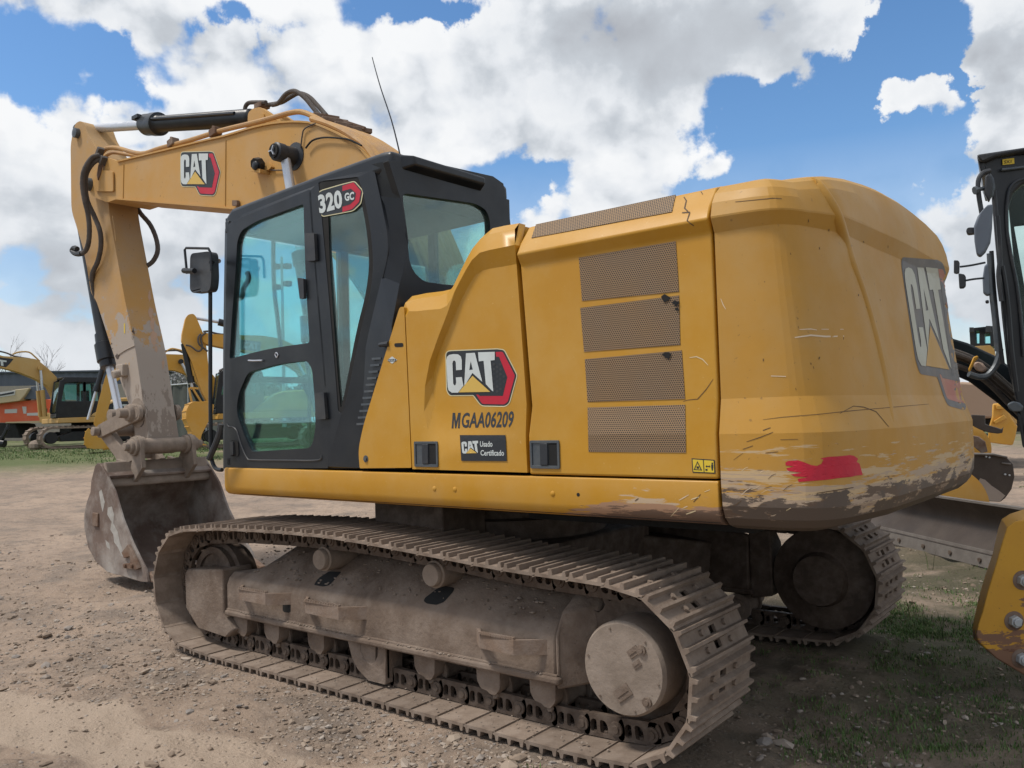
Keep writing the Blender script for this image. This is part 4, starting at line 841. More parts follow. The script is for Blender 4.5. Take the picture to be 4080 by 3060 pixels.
# ------------------------------------------------------------------ boom, stick, bucket, hydraulics
WB = .25
def by(pts, y=WB): return [uy(a, b, y) for a, b in pts]
top = by([(430, 628), (469, 645), (797, 566), (894, 544), (1014, 508), (1122, 489), (1231, 490), (1312, 517), (1394, 562), (1470, 634)])
tail = [V(.72, WB, 3.05), V(.42, WB, 2.40), V(.22, WB, 1.95), V(.20, WB, 1.70), V(.40, WB, 1.58), V(.62, WB, 1.75), V(1.0, WB, 2.30), V(1.45, WB, 2.82), V(1.95, WB, 3.22), V(2.45, WB, 3.43)]
bot = by([(932, 829), (466, 791), (425, 806), (372, 785)]); nose = by([(352, 760), (350, 720), (368, 688), (398, 655)])
pts = top+tail+bot+nose
def ext(name, pts, y0, y1, m, parent, **k):
    q = MB(); q.prism([Vector((p.x, y0, p.z)) for p in pts], (0, y1-y0, 0)); return q.build(name, m, parent, up=True, **k)
bo = MB()
# two side plates with top and bottom plates standing a little proud, as welded box section
bo.prism([Vector((p.x, WB-.006, p.z)) for p in rnd(pts, [0, .01]+[.15]*8+[.2]*10+[.2, .01, .02, .06, .06, .06, .06, .06], 3)], (0, -2*WB+.012, 0))
BOOM = bo.build('boom', M_boom, EX, up=True, ang=30)
TBm = tree_of(BOOM)
ch = top[1:]+tail[:3]; cc = catmull(ch, 3)
for nm, seq, dz in (('boom_top_plate', cc, .012), ('boom_bottom_plate', catmull([bot[1], bot[0]]+tail[::-1][:6], 3), -.012)):
    q = MB(); q.loft([[Vector((p.x, WB+.012, p.z+dz)), Vector((p.x, -WB-.012, p.z+dz)), Vector((p.x, -WB-.012, p.z-dz*.4)), Vector((p.x, WB+.012, p.z-dz*.4))] for p in seq]); q.build(nm, M_boom, BOOM)
q = MB(); q.prism(rnd(by([(392, 678), (455, 683), (457, 764), (388, 764), (376, 735)], WB), .03), (0, .018, 0)); q.build('boom_nose_plate', M_boom, BOOM, bevel=.004)
q = MB(); c = uy(357, 735, WB); q.rev((c.x, -.30, c.z), (0, 1, 0), [(0, .02), (0, .075), (.58, .075), (.60, .07), (.60, .02)], 20); q.cyl((c.x, .30, c.z), (c.x, .345, c.z), .04, n=6); q.build('stick_pin', M_latch, EX, up=True)
# weld seams
for a, b in (((899, 558), (897, 820)), ((493, 655), (490, 790))): q = MB(); q.tube([uy(*a, WB-.002), uy(*b, WB-.002)], .005, n=5, smooth=False); q.build('weld_seam', M_boom, BOOM)
drape(badge_polys((722, 609), (724, 742), (879, 690), mesh=False), TBm, 'maker_badge', MD, BOOM, base=.003, step=.001)
# boom cylinder eye, with its hanging rod
c = uy(1162, 620, WB+.03); q = MB(); q.rev((c.x, WB-.01, c.z), (0, 1, 0), [(0, .12), (.012, .12), (.02, .075), (.12, .07), (.13, .078), (.20, .078), (.21, .065), (.212, .02)], 24); q.build('cylinder_eye', M_plastic, BOOM, ang=30)
for sy in (1, -1):
    q = MB(); y_ = sy*(WB+.10); p0 = Vector((c.x, y_, c.z)); p1 = Vector((c.x-.02, y_, c.z)); foot = Vector((1.47, y_, 1.42)); d = (foot-p0).normalized()
    q.cyl(p0, p0+d*.95, .042, n=16, mi=1); q.cyl(p0+d*.9, p0+d*1.0, .085, n=18); q.cyl(p0+d*.98, foot, .073, n=18)
    if sy < 0: q.cyl((c.x, -WB, c.z), (c.x, -WB-.26, c.z), .11, n=18)
    q.build('boom_cylinder', [M_black, M_chrome], EX, up=True)
q = MB(); cc_ = c.copy(); q.cyl((cc_.x, WB+.20, cc_.z), (cc_.x, WB+.216, cc_.z), .06, n=18); 
for i in range(3): a = i*2.09; q.beam((cc_.x, WB+.219, cc_.z), (cc_.x+.045*math.cos(a), WB+.219, cc_.z+.045*math.sin(a)), .025, .008, mi=1)
q.build('pin_cap', [M_dark, M_chrome], EX, up=True)
# work lamp and its bracket
q = MB(); a = uy(1018, 658, WB+.10); b = uy(1040, 652, WB+.04); q.cyl(a, a+(b-a).normalized()*.06+Vector((0, .0, 0)), .062, .058, n=8); q.sphere(a, .045, sq=(1, .5, 1), n=6); LP_ = q.build('work_lamp', M_black, BOOM, ang=30)
q = MB(); q.prism(rnd(by([(1022, 682), (1075, 682), (1075, 698), (1030, 690)], WB-.005), .005), (0, .10, 0)); q.prism(rnd(by([(1065, 655), (1082, 650), (1095, 668), (1080, 682), (1062, 680)], WB-.005), .01), (0, .035, 0)); q.build('lamp_bracket', M_boom, BOOM, bevel=.003)
q = MB(); q.tube(by([(1050, 662), (1075, 676), (1110, 678), (1150, 674), (1170, 655)], WB+.012), .0065, n=6); q.build('lamp_cable', M_hose, BOOM)
q = MB(); q.tube(by([(1198, 590), (1204, 540), (1212, 515), (1240, 498), (1258, 492)], WB+.01), .006, n=6); q.build('grease_line', M_hose, BOOM)
q = MB(); q.tube(by([(1218, 590), (1245, 560), (1290, 548), (1345, 550), (1390, 556), (1440, 580)], WB+.02), .008, n=6); q.build('grease_hose', M_dark, BOOM)
q = MB(); q.prism(by([(936, 800), (955, 800), (955, 822), (936, 822)], WB), (0, .03, 0)); q.build('hose_clip', M_rust, BOOM)
# long steel pipe over the boom and the pipes down its back
q = MB(); q.tube([uy(a, b, y) for a, b, y in ((404, 612, .20), (425, 592, .20), (470, 590, .2), (560, 612, .2), (640, 590, .2), (760, 558, .2), (880, 521, .2), (1000, 492, .2), (1090, 468, .2), (1160, 449, .18), (1205, 447, .17), (1260, 470, .16), (1330, 510, .16), (1400, 562, .16), (1460, 620, .16), (1505, 680, .16))], .024, n=10, sub=4); q.build('hydraulic_pipe', M_pipe, BOOM)
q = MB(); q.tube([uy(a, b, .10) for a, b in ((415, 625), (450, 608), (520, 618), (600, 627), (700, 610), (800, 585))], .020, n=8, sub=4); q.build('hydraulic_pipe', M_pipe, BOOM)
for px, py in ((690, 570), (858, 528)): a = uy(px, py, .20); q = MB(); q.box(a, (.11, .08, .075), 0, Matrix.Rotation(.2, 3, 'Y')); q.cyl(a+Vector((0, .02, .03)), a+Vector((0, .02, .06)), .015, n=6); q.build('pipe_clamp', M_rust, BOOM, bevel=.006)
seq = catmull(top[6:]+tail[:3], 4)
for k in range(6):
    y = .20-.075*k; P_ = [Vector((p.x+.03, y, p.z+.055)) for p in seq]; q = MB(); q.tube(P_, .026, n=8, smooth=False); q.build('back_pipe', M_pipe, BOOM)
q = MB()
for px, py, y in ((1310, 470, -.05), (1345, 485, -.1), (1395, 505, -.15), (1440, 520, -.2)): a = uy(px, py, y); q.beam(a+Vector((.04, .14, .0)), a+Vector((-.04, -.08, .0)), .045, .04)
q.beam(uy(1300, 462, -.08), uy(1455, 512, -.2), .03, .03); q.build('pipe_manifold', M_rust, BOOM, bevel=.005)
for i, P_ in enumerate((((1085, 418, .05), (1110, 410, .05), (1140, 375, .05), (1175, 363, .04), (1215, 390, .02), (1250, 432, .0), (1290, 480, .0)), ((1070, 418, -.02), (1120, 408, -.02), (1160, 385, -.04), (1190, 372, -.06), (1230, 385, -.08), (1265, 420, -.08), (1300, 460, -.08)))):
    q = MB(); q.tube([uy(*p) for p in P_], .021, n=10, sub=5); q.build('hydraulic_hose', M_hose, BOOM)
q = MB(); q.tube([uy(a, b, .03) for a, b in ((975, 445), (978, 425), (988, 412), (1005, 408), (1060, 408))], .02, n=8, sub=4); q.build('cylinder_port_pipe', M_hose, BOOM)
# stick
WS = .17
sp = [uy(a, b, WS) for a, b in ((292, 520), (300, 492), (318, 481), (336, 490), (350, 535), (384, 593), (425, 660), (432, 835), (498, 1200), (540, 1394), (592, 1752), (590, 1800), (566, 1815), (545, 1795), (529, 1652), (479, 1516), (457, 1426), (425, 1327), (384, 1200), (363, 1168), (336, 1005), (303, 897), (284, 837), (281, 575))]
q = MB(); q.prism([Vector((p.x, WS, p.z)) for p in rnd(sp, [.06, .06, .05, .06, .1, .1, .1, .2, .2, .1, .03, .06, .06, .06, .1, .1, .06, .1, .05, .05, .2, .1, .1, .1], 3)], (0, -2*WS, 0)); STK = q.build('stick', M_stick, EX, up=True, bevel=.012, seg=2, ang=28)
q = MB(); q.prism([Vector((p.x, WS, p.z)) for p in [uy(a, b, WS) for a, b in ((422, 560), (425, 600), (405, 620), (395, 600))]], (0, .01, 0)); q.build('grease_plate', M_stick, STK) if False else None
q = MB(); q.tube([uy(a, b, WS+.004) for a, b in ((470, 1415), (500, 1395), (520, 1385), (536, 1378))], .006, n=5); q.tube([uy(a, b, WS+.004) for a, b in ((448, 860), (455, 905), (462, 960))], .005, n=5); q.build('weld_seam', M_stick, STK)
q = MB(); a = uy(497, 1476, WS); q.box((a.x, WS+.03, a.z), (.16, .07, .13)); q.cyl((a.x, WS+.05, a.z-.03), (a.x, WS+.13, a.z-.05), .045, n=14); q.build('link_stop', M_stick, STK, bevel=.01)
q = MB(); a = uy(548, 1645, WS); q.rev((a.x, WS-.01, a.z), (0, 1, 0), [(0, .16), (.012, .16), (.02, .10), (.10, .095), (.13, .085), (.135, .055), (.22, .05), (.225, .01)], 24); q.build('link_pin_boss', M_mud, STK, ang=30)
q = MB(); a = uy(312, 532, WS); q.rev((a.x, -WS-.04, a.z), (0, 1, 0), [(0, .02), (0, .06), (2*WS+.09, .06), (2*WS+.1, .02)], 14); q.build('rod_pin', M_latch, EX, up=True)
# stick cylinder on top of the boom
r0, r1 = uy(322, 516, 0), uy(600, 503, 0); c0, c1 = uy(575, 498, 0), uy(1000, 470, 0); d = (c1-c0).normalized()
q = MB(); q.cyl(r0, c0+d*.3, .052, n=20, mi=1); q.cyl(r0-d*.05, r0+d*.12, .075, n=18); q.rev(c0, d, [(0, .05), (0, .092), (.05, .098), (.06, .118), (.20, .118), (.22, .125), (.34, .125), (.35, .10), (.38, .086), ((c1-c0).length, .086), ((c1-c0).length+.02, .075), ((c1-c0).length+.06, .03)], 24)
q.tube([c0+d*.02+Vector((0, .10, .03)), c0+d*.9+Vector((0, .09, .03)), c1-d*.15+Vector((0, .085, .03))], .018, n=6); q.bb(c0+Vector((-.1, .04, .03)), c0+Vector((.03, .13, .07)))
SC = q.build('stick_cylinder', [M_black, M_chrome], EX, up=True, ang=30)
a = uy(1052, 452, .06); q = MB(); 
for y in (.085, -.14): q.prism(rnd([Vector((p.x, y, p.z)) for p in [uy(x, z, .085) for x, z in ((1005, 505), (1006, 456), (1025, 438), (1055, 432), (1082, 450), (1110, 470), (1130, 492))]], .03), (0, .05, 0))
q.cyl((uy(1050, 468, .13).x, .15, uy(1050, 468, .13).z), (uy(1050, 468, .13).x, -.16, uy(1050, 468, .13).z), .035, n=14); q.build('cylinder_bracket', M_boom, BOOM, bevel=.006)
q = MB(); q.box(uy(1044, 424, 0), (.12, .1, .05)); q.build('hose_clamp', M_rust, BOOM, bevel=.006)
# bucket cylinder at the front of the stick
c0, c1 = uy(386, 1190, 0), uy(428, 1425, 0); d = (c1-c0).normalized(); r1 = uy(478, 1655, 0)
up0 = c0-d*.95; q = MB(); q.cyl(up0, c1-d*.05, .078, n=20); q.rev(c1-d*.30, d, [(0, .08), (.0, .095), (.12, .10), (.13, .118), (.34, .118), (.35, .098), (.42, .096), (.42, .04)], 22); q.cyl(c1, r1, .043, n=16, mi=1); q.build('bucket_cylinder', [M_black, M_chrome], EX, up=True, ang=30)
q = MB(); q.rev((r1.x, -.12, r1.z), (0, 1, 0), [(0, .02), (0, .07), (.24, .07), (.24, .02)], 18); q.build('rod_eye', M_mud, EX, up=True)
# linkage
A0 = uy(548, 1645, .22); B0 = uy(402, 1718, .22); C0 = uy(505, 1860, .22)
for y in (.215, -.215):
    q = MB(); q.beam((A0.x, y, A0.z), (B0.x, y, B0.z), .045, .15, up=(0, 1, 0)) if False else None
    for P0, P1, w0, w1, nm in ((A0, B0, .085, .075, 'side_link'),):
        dd = (P1-P0); dd.y = 0; dd.normalize(); nn = Vector((-dd.z, 0, dd.x)); ring = []
        for i in range(9): a = PI/2+PI*i/8; ring.append(P0+dd*math.cos(a)*w0+nn*math.sin(a)*w0)
        for i in range(9): a = -PI/2+PI*i/8; ring.append(P1+dd*math.cos(a)*w1+nn*math.sin(a)*w1)
        q = MB(); q.prism([Vector((p.x, y-.02, p.z)) for p in ring], (0, .045, 0)); q.cyl((P1.x, y-.03*(1 if y < 0 else -1), P1.z), (P1.x, y+.10*(1 if y > 0 else -1), P1.z), .05, n=14)
        q.cyl((P0.x, y-.03, P0.z), (P0.x, y+.03, P0.z), .06, n=14)
        q.build(nm, M_mud, EX, up=True, bevel=.006, seg=2)
q = MB(); P0, P1 = B0, C0
for y in (.13, -.20):
    dd = (P1-P0); dd.y = 0; dd.normalize(); nn = Vector((-dd.z, 0, dd.x)); q.prism([Vector((p.x, y, p.z)) for p in (P0-nn*.09-dd*.06, P0+nn*.09-dd*.06, P1+nn*.085, P1-nn*.085)], (0, .07, 0))
q.bb((min(P0.x, P1.x)+.12, -.14, (P0.z+P1.z)/2-.12), (min(P0.x, P1.x)+.17, .14, (P0.z+P1.z)/2+.10)); q.cyl((P0.x, -.22, P0.z), (P0.x, .22, P0.z), .065, n=16); q.build('power_link', M_mud, EX, up=True, bevel=.008)
# bucket
WK = .59
side_px = [(378, 1856), (387, 1846), (399, 1848), (427, 1898), (455, 1955), (488, 2068), (526, 2162), (563, 2237), (580, 2270), (590, 2318), (560, 2318), (488, 2296), (427, 2279), (380, 2237), (350, 2180), (335, 2101), (335, 2050), (345, 2000), (360, 1960), (363, 1917)]
S_ = [uy(a, b, WK) for a, b in side_px]; S_ = [Vector((p.x, 0, p.z)) for p in S_]
q = MB()
for y in (WK, -WK+.025): q.prism([Vector((p.x, y, p.z)) for p in S_], (0, -.025, 0))
shell = [S_[3]+Vector((0, 0, 0)), S_[1]+Vector((.015, 0, .01)), S_[0], S_[19], S_[18], S_[17], S_[16], S_[15], S_[14], S_[13], S_[12], S_[11], S_[10]]
sh_ = catmull(shell[2:], 3); lipp = [S_[4]+Vector((0, 0, .0)), S_[2]+Vector((.01, 0, -.02))]
outer = [S_[3]]+[S_[1]]+sh_; cen = sum(outer, Vector())/len(outer); inner = [p+(cen-p).normalized()*.03 for p in outer]
q.loft([[Vector((p.x, WK-.01, p.z)), Vector((p.x, -WK+.01, p.z)), Vector((i_.x, -WK+.01, i_.z)), Vector((i_.x, WK-.01, i_.z))] for p, i_ in zip(outer, inner)])
BK = q.build('bucket', M_bucket, EX, up=True, bevel=.006, ang=40)
# top beam of the bucket mouth and hinge ears
q = MB(); m0, m1 = uy(432, 1935, WK-.02), S_[2]; q.prism([Vector((x, WK-.02, z)) for x, z in ((m0.x, m0.z), (m0.x+.02, m0.z-.03), (m0.x+.18, m0.z+.12), (m1.x, m1.z-.01), (m1.x-.05, m1.z+.02), (m0.x+.03, m0.z+.10))], (0, -2*WK+.04, 0)); q.build('bucket_lip_beam', M_mud, BK, bevel=.015)
pin = Vector((4.76, 0, 1.365))
for y in (.265, -.31):
    q = MB(); n_ = 16; ring = []
    R_e = .112
    for i in range(n_): a = math.radians(-20+220*i/(n_-1)); ring.append(Vector((pin.x+R_e*math.cos(a), y, pin.z+R_e*math.sin(a))))
    ring += [Vector((pin.x-.14, y, pin.z-.22)), Vector((m0.x-.01, y, m0.z+.02)), Vector((m0.x+.10, y, m0.z+.02)), Vector((m1.x-.10, y, m1.z+.02)), Vector((C0.x+.09, y, C0.z-.02)), Vector((C0.x+.05, y, C0.z+.09)), Vector((C0.x-.07, y, C0.z+.07)), Vector((pin.x+.18, y, pin.z-.14))]
    q.prism(ring, (0, .045, 0)); s_ = 1 if y > 0 else -1; yo = y+.045 if y > 0 else y
    q.rev((pin.x, yo-s_*.01, pin.z), (0, s_, 0), [(0, .10), (.04, .10), (.045, .075), (.075, .07), (.085, .045), (.13, .042), (.135, .01)], 20)
    q.build('bucket_ear', M_mud, BK, bevel=.006)
q = MB(); q.rev((pin.x, -.26, pin.z), (0, 1, 0), [(0, .03), (0, .10), (.03, .10), (.04, .080), (.48, .080), (.49, .10), (.52, .10), (.52, .03)], 24); q.build('bucket_pin', M_mud, EX, up=True)
q = MB()
a = uy(385, 2070, WK); q.box((a.x, WK+.008, a.z), (.12, .02, .14), 0); q.build('wear_pad', M_rust, BK, bevel=.006)
q = MB()
pts_ = [uy(x, z, WK) for x, z in ((495, 2200), (520, 2168), (530, 2185), (545, 2215), (565, 2262), (555, 2268), (505, 2262), (500, 2248), (530, 2240), (528, 2215), (505, 2222))]; q.prism([Vector((p.x, WK, p.z)) for p in pts_], (0, .03, 0)); 
for px, py in ((513, 2252), (540, 2252)): a = uy(px, py, WK); q.cyl((a.x, WK, a.z), (a.x, WK+.05, a.z), .022, n=8)
q.build('side_cutter', M_rust, BK, bevel=.004)
tp = S_[9]
for i in range(5):
    y = -WK+.08+i*(2*WK-.16)/4; q = MB(); q.loft([[Vector((tp.x+.08, y+a_*.055, tp.z+.04+b_*.04)) for a_, b_ in ((-1, -1), (1, -1), (1, 1), (-1, 1))], [Vector((tp.x-.10, y+a_*.045, tp.z+.01+b_*.03)) for a_, b_ in ((-1, -1), (1, -1), (1, 1), (-1, 1))], [Vector((tp.x-.24, y+a_*.03, tp.z-.015+b_*.012)) for a_, b_ in ((-1, -1), (1, -1), (1, 1), (-1, 1))]]); q.build('bucket_tooth', M_rust, BK, bevel=.006)
# hoses round the boom nose and behind the stick
def hose(P_, r=.024, parent=EX, m=None): q = MB(); q.tube([uy(*p) for p in P_], r, n=10, sub=6, rfun=lambda i: 1+.05*(i % 2)); return q.build('hydraulic_hose', m or M_hose, parent, up=True)
hose([(398, 618, .30), (365, 630, .36), (335, 680, .42), (329, 740, .42), (338, 800, .40), (350, 850, .36), (356, 910, .34), (352, 970, .32), (335, 1005, .30), (305, 1005, .26), (290, 995, .20)], .026)
hose([(402, 632, .28), (370, 650, .33), (345, 690, .37), (340, 740, .37), (348, 800, .34), (375, 860, .27), (398, 920, .24), (402, 980, .22), (390, 1040, .21), (370, 1085, .20), (365, 1120, .19)], .026)
hose([(365, 1118, .19), (372, 1160, .17), (385, 1200, .14)], .02)
hose([(541, 815, -.19), (560, 850, -.21), (598, 895, -.24), (622, 950, -.25), (628, 1000, -.24), (610, 1040, -.21), (582, 1062, -.17)], .026)
q = MB(); q.tube([uy(a, b, .30) for a, b in ((308, 992), (296, 988), (288, 1000), (305, 1012), (325, 1010))], .03, n=8); q.build('auxiliary_hook', M_chrome if False else M_plastic, EX, up=True)
q = MB()
for a, b in ((398, 605), (412, 640)): c_ = uy(a, b, .27); q.box(c_, (.10, .07, .05), 0, Matrix.Rotation(.8, 3, 'Y'))
q.build('hose_bracket', M_hose, BOOM, bevel=.005)
c_ = uy(410, 665, WB); q = MB(); q.prism([Vector((p.x, WB+.018, p.z)) for p in [uy(a, b, WB) for a, b in ((402, 660), (414, 640), (420, 650), (410, 690), (400, 720), (396, 700))]], (0, .012, 0)); q.build('bracket_foot', M_rust, BOOM)
q = MB(); p_ = uy(497, 1310, WS); q.flat([Vector((p_.x+.012, WS+.003, p_.z-.05)), Vector((p_.x-.012, WS+.003, p_.z-.05)), Vector((p_.x-.012, WS+.003, p_.z+.06)), Vector((p_.x+.012, WS+.003, p_.z+.06))]); q.build('warning_sticker', M_warn, STK)

TSt = tree_of(STK)
M_grease = mat('grease_stain', (.085, .055, .04), .6, col2=(.05, .035, .028), s2=9, a2=.8); M_peel = mat('peeling_primer', (.46, .29, .19), .75, dust=(.38, .27, .2), ds=14, da=.8)
rg_ = random.Random(4)
drape([(0, 0, [(552+34*(1+.16*math.sin(i*2.1))*math.cos(i*PI/10), 1650+50*(1+.12*math.cos(i*1.7))*math.sin(i*PI/10)) for i in range(20)], ())], TSt, 'grease_stain', [M_grease], STK)
for cx_, cy_, rx_, ry_ in ((600, 1245, 9, 22), (607, 1290, 8, 26), (612, 1345, 12, 30), (622, 1390, 6, 14), (650, 1450, 5, 20), (430, 1350, 14, 20), (468, 1420, 8, 10), (530, 1330, 5, 22), (444, 1380, 7, 12), (596, 1180, 6, 20)):
    drape([(0, 0, [(cx_+rx_*(1+.3*math.sin(i*2.3+cx_))*math.cos(i*PI/7), cy_+ry_*(1+.25*math.cos(i*1.9+cy_))*math.sin(i*PI/7)) for i in range(14)], ())], TSt, 'paint_chip', [M_peel if rg_.random() < .7 else M_grease], STK)
TBk = tree_of(BK)
M_lime = mat('pale_scraped_patch', (.40, .385, .355), .85, col2=(.28, .26, .23), s2=14, a2=.8, bump=.3)
drape([(0, 0, [(430, 2022), (446, 2018), (455, 2050), (452, 2085), (470, 2120), (478, 2160), (492, 2200), (500, 2222), (486, 2216), (470, 2180), (455, 2160), (452, 2130), (440, 2110), (445, 2080), (428, 2050)], ())], TBk, 'scraped_patch', [M_lime], BK)
drape([(0, 0, [(395, 1960), (405, 1950), (418, 2000), (410, 2040), (402, 2010)], ())], TBk, 'scraped_patch', [M_lime], BK)
drape([(0, 0, [(420, 2150), (436, 2165), (440, 2190), (426, 2180)], ())], TBk, 'scraped_patch', [M_lime], BK)
# ------------------------------------------------------------------ the rest of the yard
def gh0(x, y):
    r = math.hypot(x-CAM.x, y-CAM.y); t = max(0, min(1, (r-9)/30)); return .84*t*t*(3-2*t)*1.0-.008+max(0, (r-39))*.004
FH = Vector((F_.x, F_.y, 0)).normalized(); RH = Vector((R_.x, R_.y, 0)).normalized()
def pd(px, py, D):
    """point at depth D in front of where the photographer stood"""
    d = F_+R_*((px-2040)/FPX)-U_*((py-1530)/FPX); return CAM+d*D
def gp(px, D):
    p = pd(px, 1700, D); return Vector((p.x, p.y, gh0(p.x, p.y)))
M_y2 = mat('yard_yellow_paint', (.56, .29, .035), .55, col2=(.50, .24, .03), s2=.8, a2=.6, dust=(.52, .36, .15), ds=1.5, da=.4, bump=.05)
M_y3 = mat('yard_tan_yellow_paint', (.50, .30, .09), .6, col2=(.46, .26, .07), s2=.8, a2=.6, dust=(.5, .38, .2), ds=1.5, da=.4)
M_orange = mat('orange_paint', (.60, .095, .03), .5, col2=(.55, .11, .04), s2=.8, a2=.6, dust=(.5, .3, .2), ds=2, da=.25)
M_beige = mat('beige_paint', (.45, .37, .22), .6, dust=(.4, .33, .24), ds=2, da=.5)
M_gdark = mat('grey_blue_cladding', (.095, .11, .14), .7, col2=(.08, .095, .12), s2=.3, a2=.7)
M_gbeige = mat('beige_cladding', (.34, .30, .25), .8, col2=(.29, .26, .22), s2=.3, a2=.7)
M_bark = mat('grey_bark', (.24, .22, .21), .9)
M_hedge = mat('dark_foliage', (.055, .062, .045), .9, col2=(.09, .09, .07), s2=3, a2=.9)
M_pale = mat('pale_foliage', (.30, .30, .30), .9, col2=(.12, .13, .10), s2=3, a2=.9)
M_screen = mat('fence_screen_cloth', (.075, .085, .075), .9, col2=(.05, .055, .05), s2=.8, a2=.8)
M_gal = mat('galvanised_steel', (.42, .44, .45), .5, metal=.4)
M_yel_t = mat('grey_white_lettering', (.5, .5, .48), .6)
def bg_excavator(label, px, D, turn, paint, boom=None, stick=None, bucket=None, bucketw=.55, cabmat=None, decal=None, side=None, up=1.0, number=None, rods=()):
    """turn: degrees the machine's nose is turned from picture-left towards the camera"""
    a = math.radians(turn); H = (-RH*math.cos(a)-FH*math.sin(a)).normalized(); base = gp(px, D)
    E = empty('excavator', base, math.atan2(H.y, H.x), label, 'excavator')
    Lf = Vector((0, 0, 1)).cross(H)
    def lp(x, y, off):
        d = F_+R_*((x-2040)/FPX)-U_*((y-1530)/FPX); t = ((base+Lf*off-CAM).dot(Lf))/d.dot(Lf); w_ = CAM+d*t-base; return Vector((w_.dot(H), off, w_.z))
    for s_ in (1, -1):
        m = MB(); loop = []
        for i in range(14): t = math.radians(90-180*i/13); loop.append((1.75+.44*math.cos(t), .46+.44*math.sin(t)))
        for i in range(14): t = math.radians(270-180*i/13); loop.append((-1.75+.44*math.cos(t), .46+.44*math.sin(t)))
        inn = [(x*.955, .46+(z-.46)*.84) for x, z in loop]
        m.prism([(x, s_*.90, z) for x, z in loop], (0, s_*.6, 0), holes=[[(x, s_*.90, z) for x, z in inn]])
        P = resample([(x, z) for x, z in loop], .19)
        for k, p in enumerate(P):
            q = P[(k+1) % len(P)]; mid = (p+q)/2; t = (q-p).normalized(); nn = Vector((-t.z, 0, t.x)); nn = nn if nn.dot(mid-Vector((0, 0, .46))) > 0 else -nn; m.beam(mid+nn*.018+Vector((0, s_*.90, 0)), mid+nn*.018+Vector((0, s_*1.50, 0)), .035, .05, up=nn)
        m.build('track', M_track, E, smooth=False)
        m = MB(); m.prism([(x, s_*1.0, z) for x, z in ((1.4, .30), (1.45, .52), (1.0, .70), (-1.0, .70), (-1.45, .52), (-1.4, .30))], (0, s_*.36, 0)); m.cyl((1.75, s_*1.0, .46), (1.75, s_*1.38, .46), .24, n=18); m.cyl((-1.75, s_*1.0, .46), (-1.75, s_*1.40, .46), .28, n=18)
        m.build('track_frame', M_black, E, bevel=.02)
    m = MB(); m.bb((-.9, -.9, .45), (.9, .9, .86)); m.cyl((0, 0, .8), (0, 0, 1.08), .65, n=24); m.build('carbody', M_dark, E)
    m = MB(); m.prism([(x, -1.33, z) for x, z in ((1.5, 1.06), (1.5, 1.26), (-.3, 1.30), (-2.1, 1.30), (-2.1, 1.06))], (0, 2.66, 0)); m.build('deck', paint, E, bevel=.03)
    m = MB(); m.prism([(x, .40, z) for x, z in ((.28, 1.30), (.20, 1.40), (-.6, 1.95), (-.95, 2.08), (-2.1, 2.12), (-2.1, 1.30))], (0, .93, 0)); m.prism([(x, -1.33, z) for x, z in ((1.2, 1.30), (1.2, 1.75), (-.9, 1.95), (-2.1, 2.12), (-2.1, 1.30))], (0, 1.73, 0)); m.build('engine_cover', paint, E, bevel=.05, seg=3)
    m = MB(); pl_ = [(-2.1, 1.32), (-2.5, 1.30), (-2.75, 1.0), (-2.82, .5), (-2.84, 0), (-2.82, -.5), (-2.75, -1.0), (-2.5, -1.30), (-2.1, -1.32)]; m.prism([(x, y, 1.10) for x, y in pl_], (0, 0, 1.10)); m.build('counterweight', paint, E, bevel=.08, seg=3)
    m = MB(); z0, z1 = 1.28, 2.92; cp_ = [(1.52, z0), (1.58, 1.6), (1.40, 2.75), (1.25, z1), (-.05, z1), (-.15, 2.75), (-.2, z0)]
    wl_ = [(1.35, 1.95), (1.22, 2.70), (.55, 2.74), (.55, 1.95)]; w2 = [(.42, 1.95), (.42, 2.74), (.0, 2.72), (-.04, 1.95)]
    for y in (1.30, .38): m.prism([(x, y, z) for x, z in cp_], (0, -.05, 0), holes=[[(x, y, z) for x, z in wl_], [(x, y, z) for x, z in w2]])
    m.bb((1.30, .34, 2.86), (-.12, 1.29, 2.95)); m.bb((-.1, .34, z0), (-.17, 1.29, 1.95)); m.beam((1.55, 1.27, 1.5), (1.38, 1.27, 2.8), .07, .07); m.beam((1.55, .37, 1.5), (1.38, .37, 2.8), .07, .07); m.bb((1.50, .34, z0), (1.56, 1.29, 1.45)); m.bb((1.5, .34, z0), (-.15, 1.29, z0+.05))
    C_ = m.build('cab', M_black, E, bevel=.02)
    m = MB(); m.bb((1.2, .5, 1.33), (.5, 1.1, 1.6)); m.bb((.45, .6, 1.5), (.25, 1.1, 2.4)); m.build('operator_seat', M_seat, C_)
    for P4 in ([(x, 1.272, z) for x, z in wl_], [(x, 1.272, z) for x, z in w2], [(x, .352, z) for x, z in wl_], [(x, .352, z) for x, z in w2]): m = MB(); m.prism(P4, (0, .006, 0)); m.build('cab_window', M_glass, C_)
    m = MB(); m.prism([(1.535, .42, 1.5), (1.40, .42, 2.75), (1.40, 1.24, 2.75), (1.535, 1.24, 1.5)], (.006, 0, 0)); m.build('windscreen', M_glass, C_)
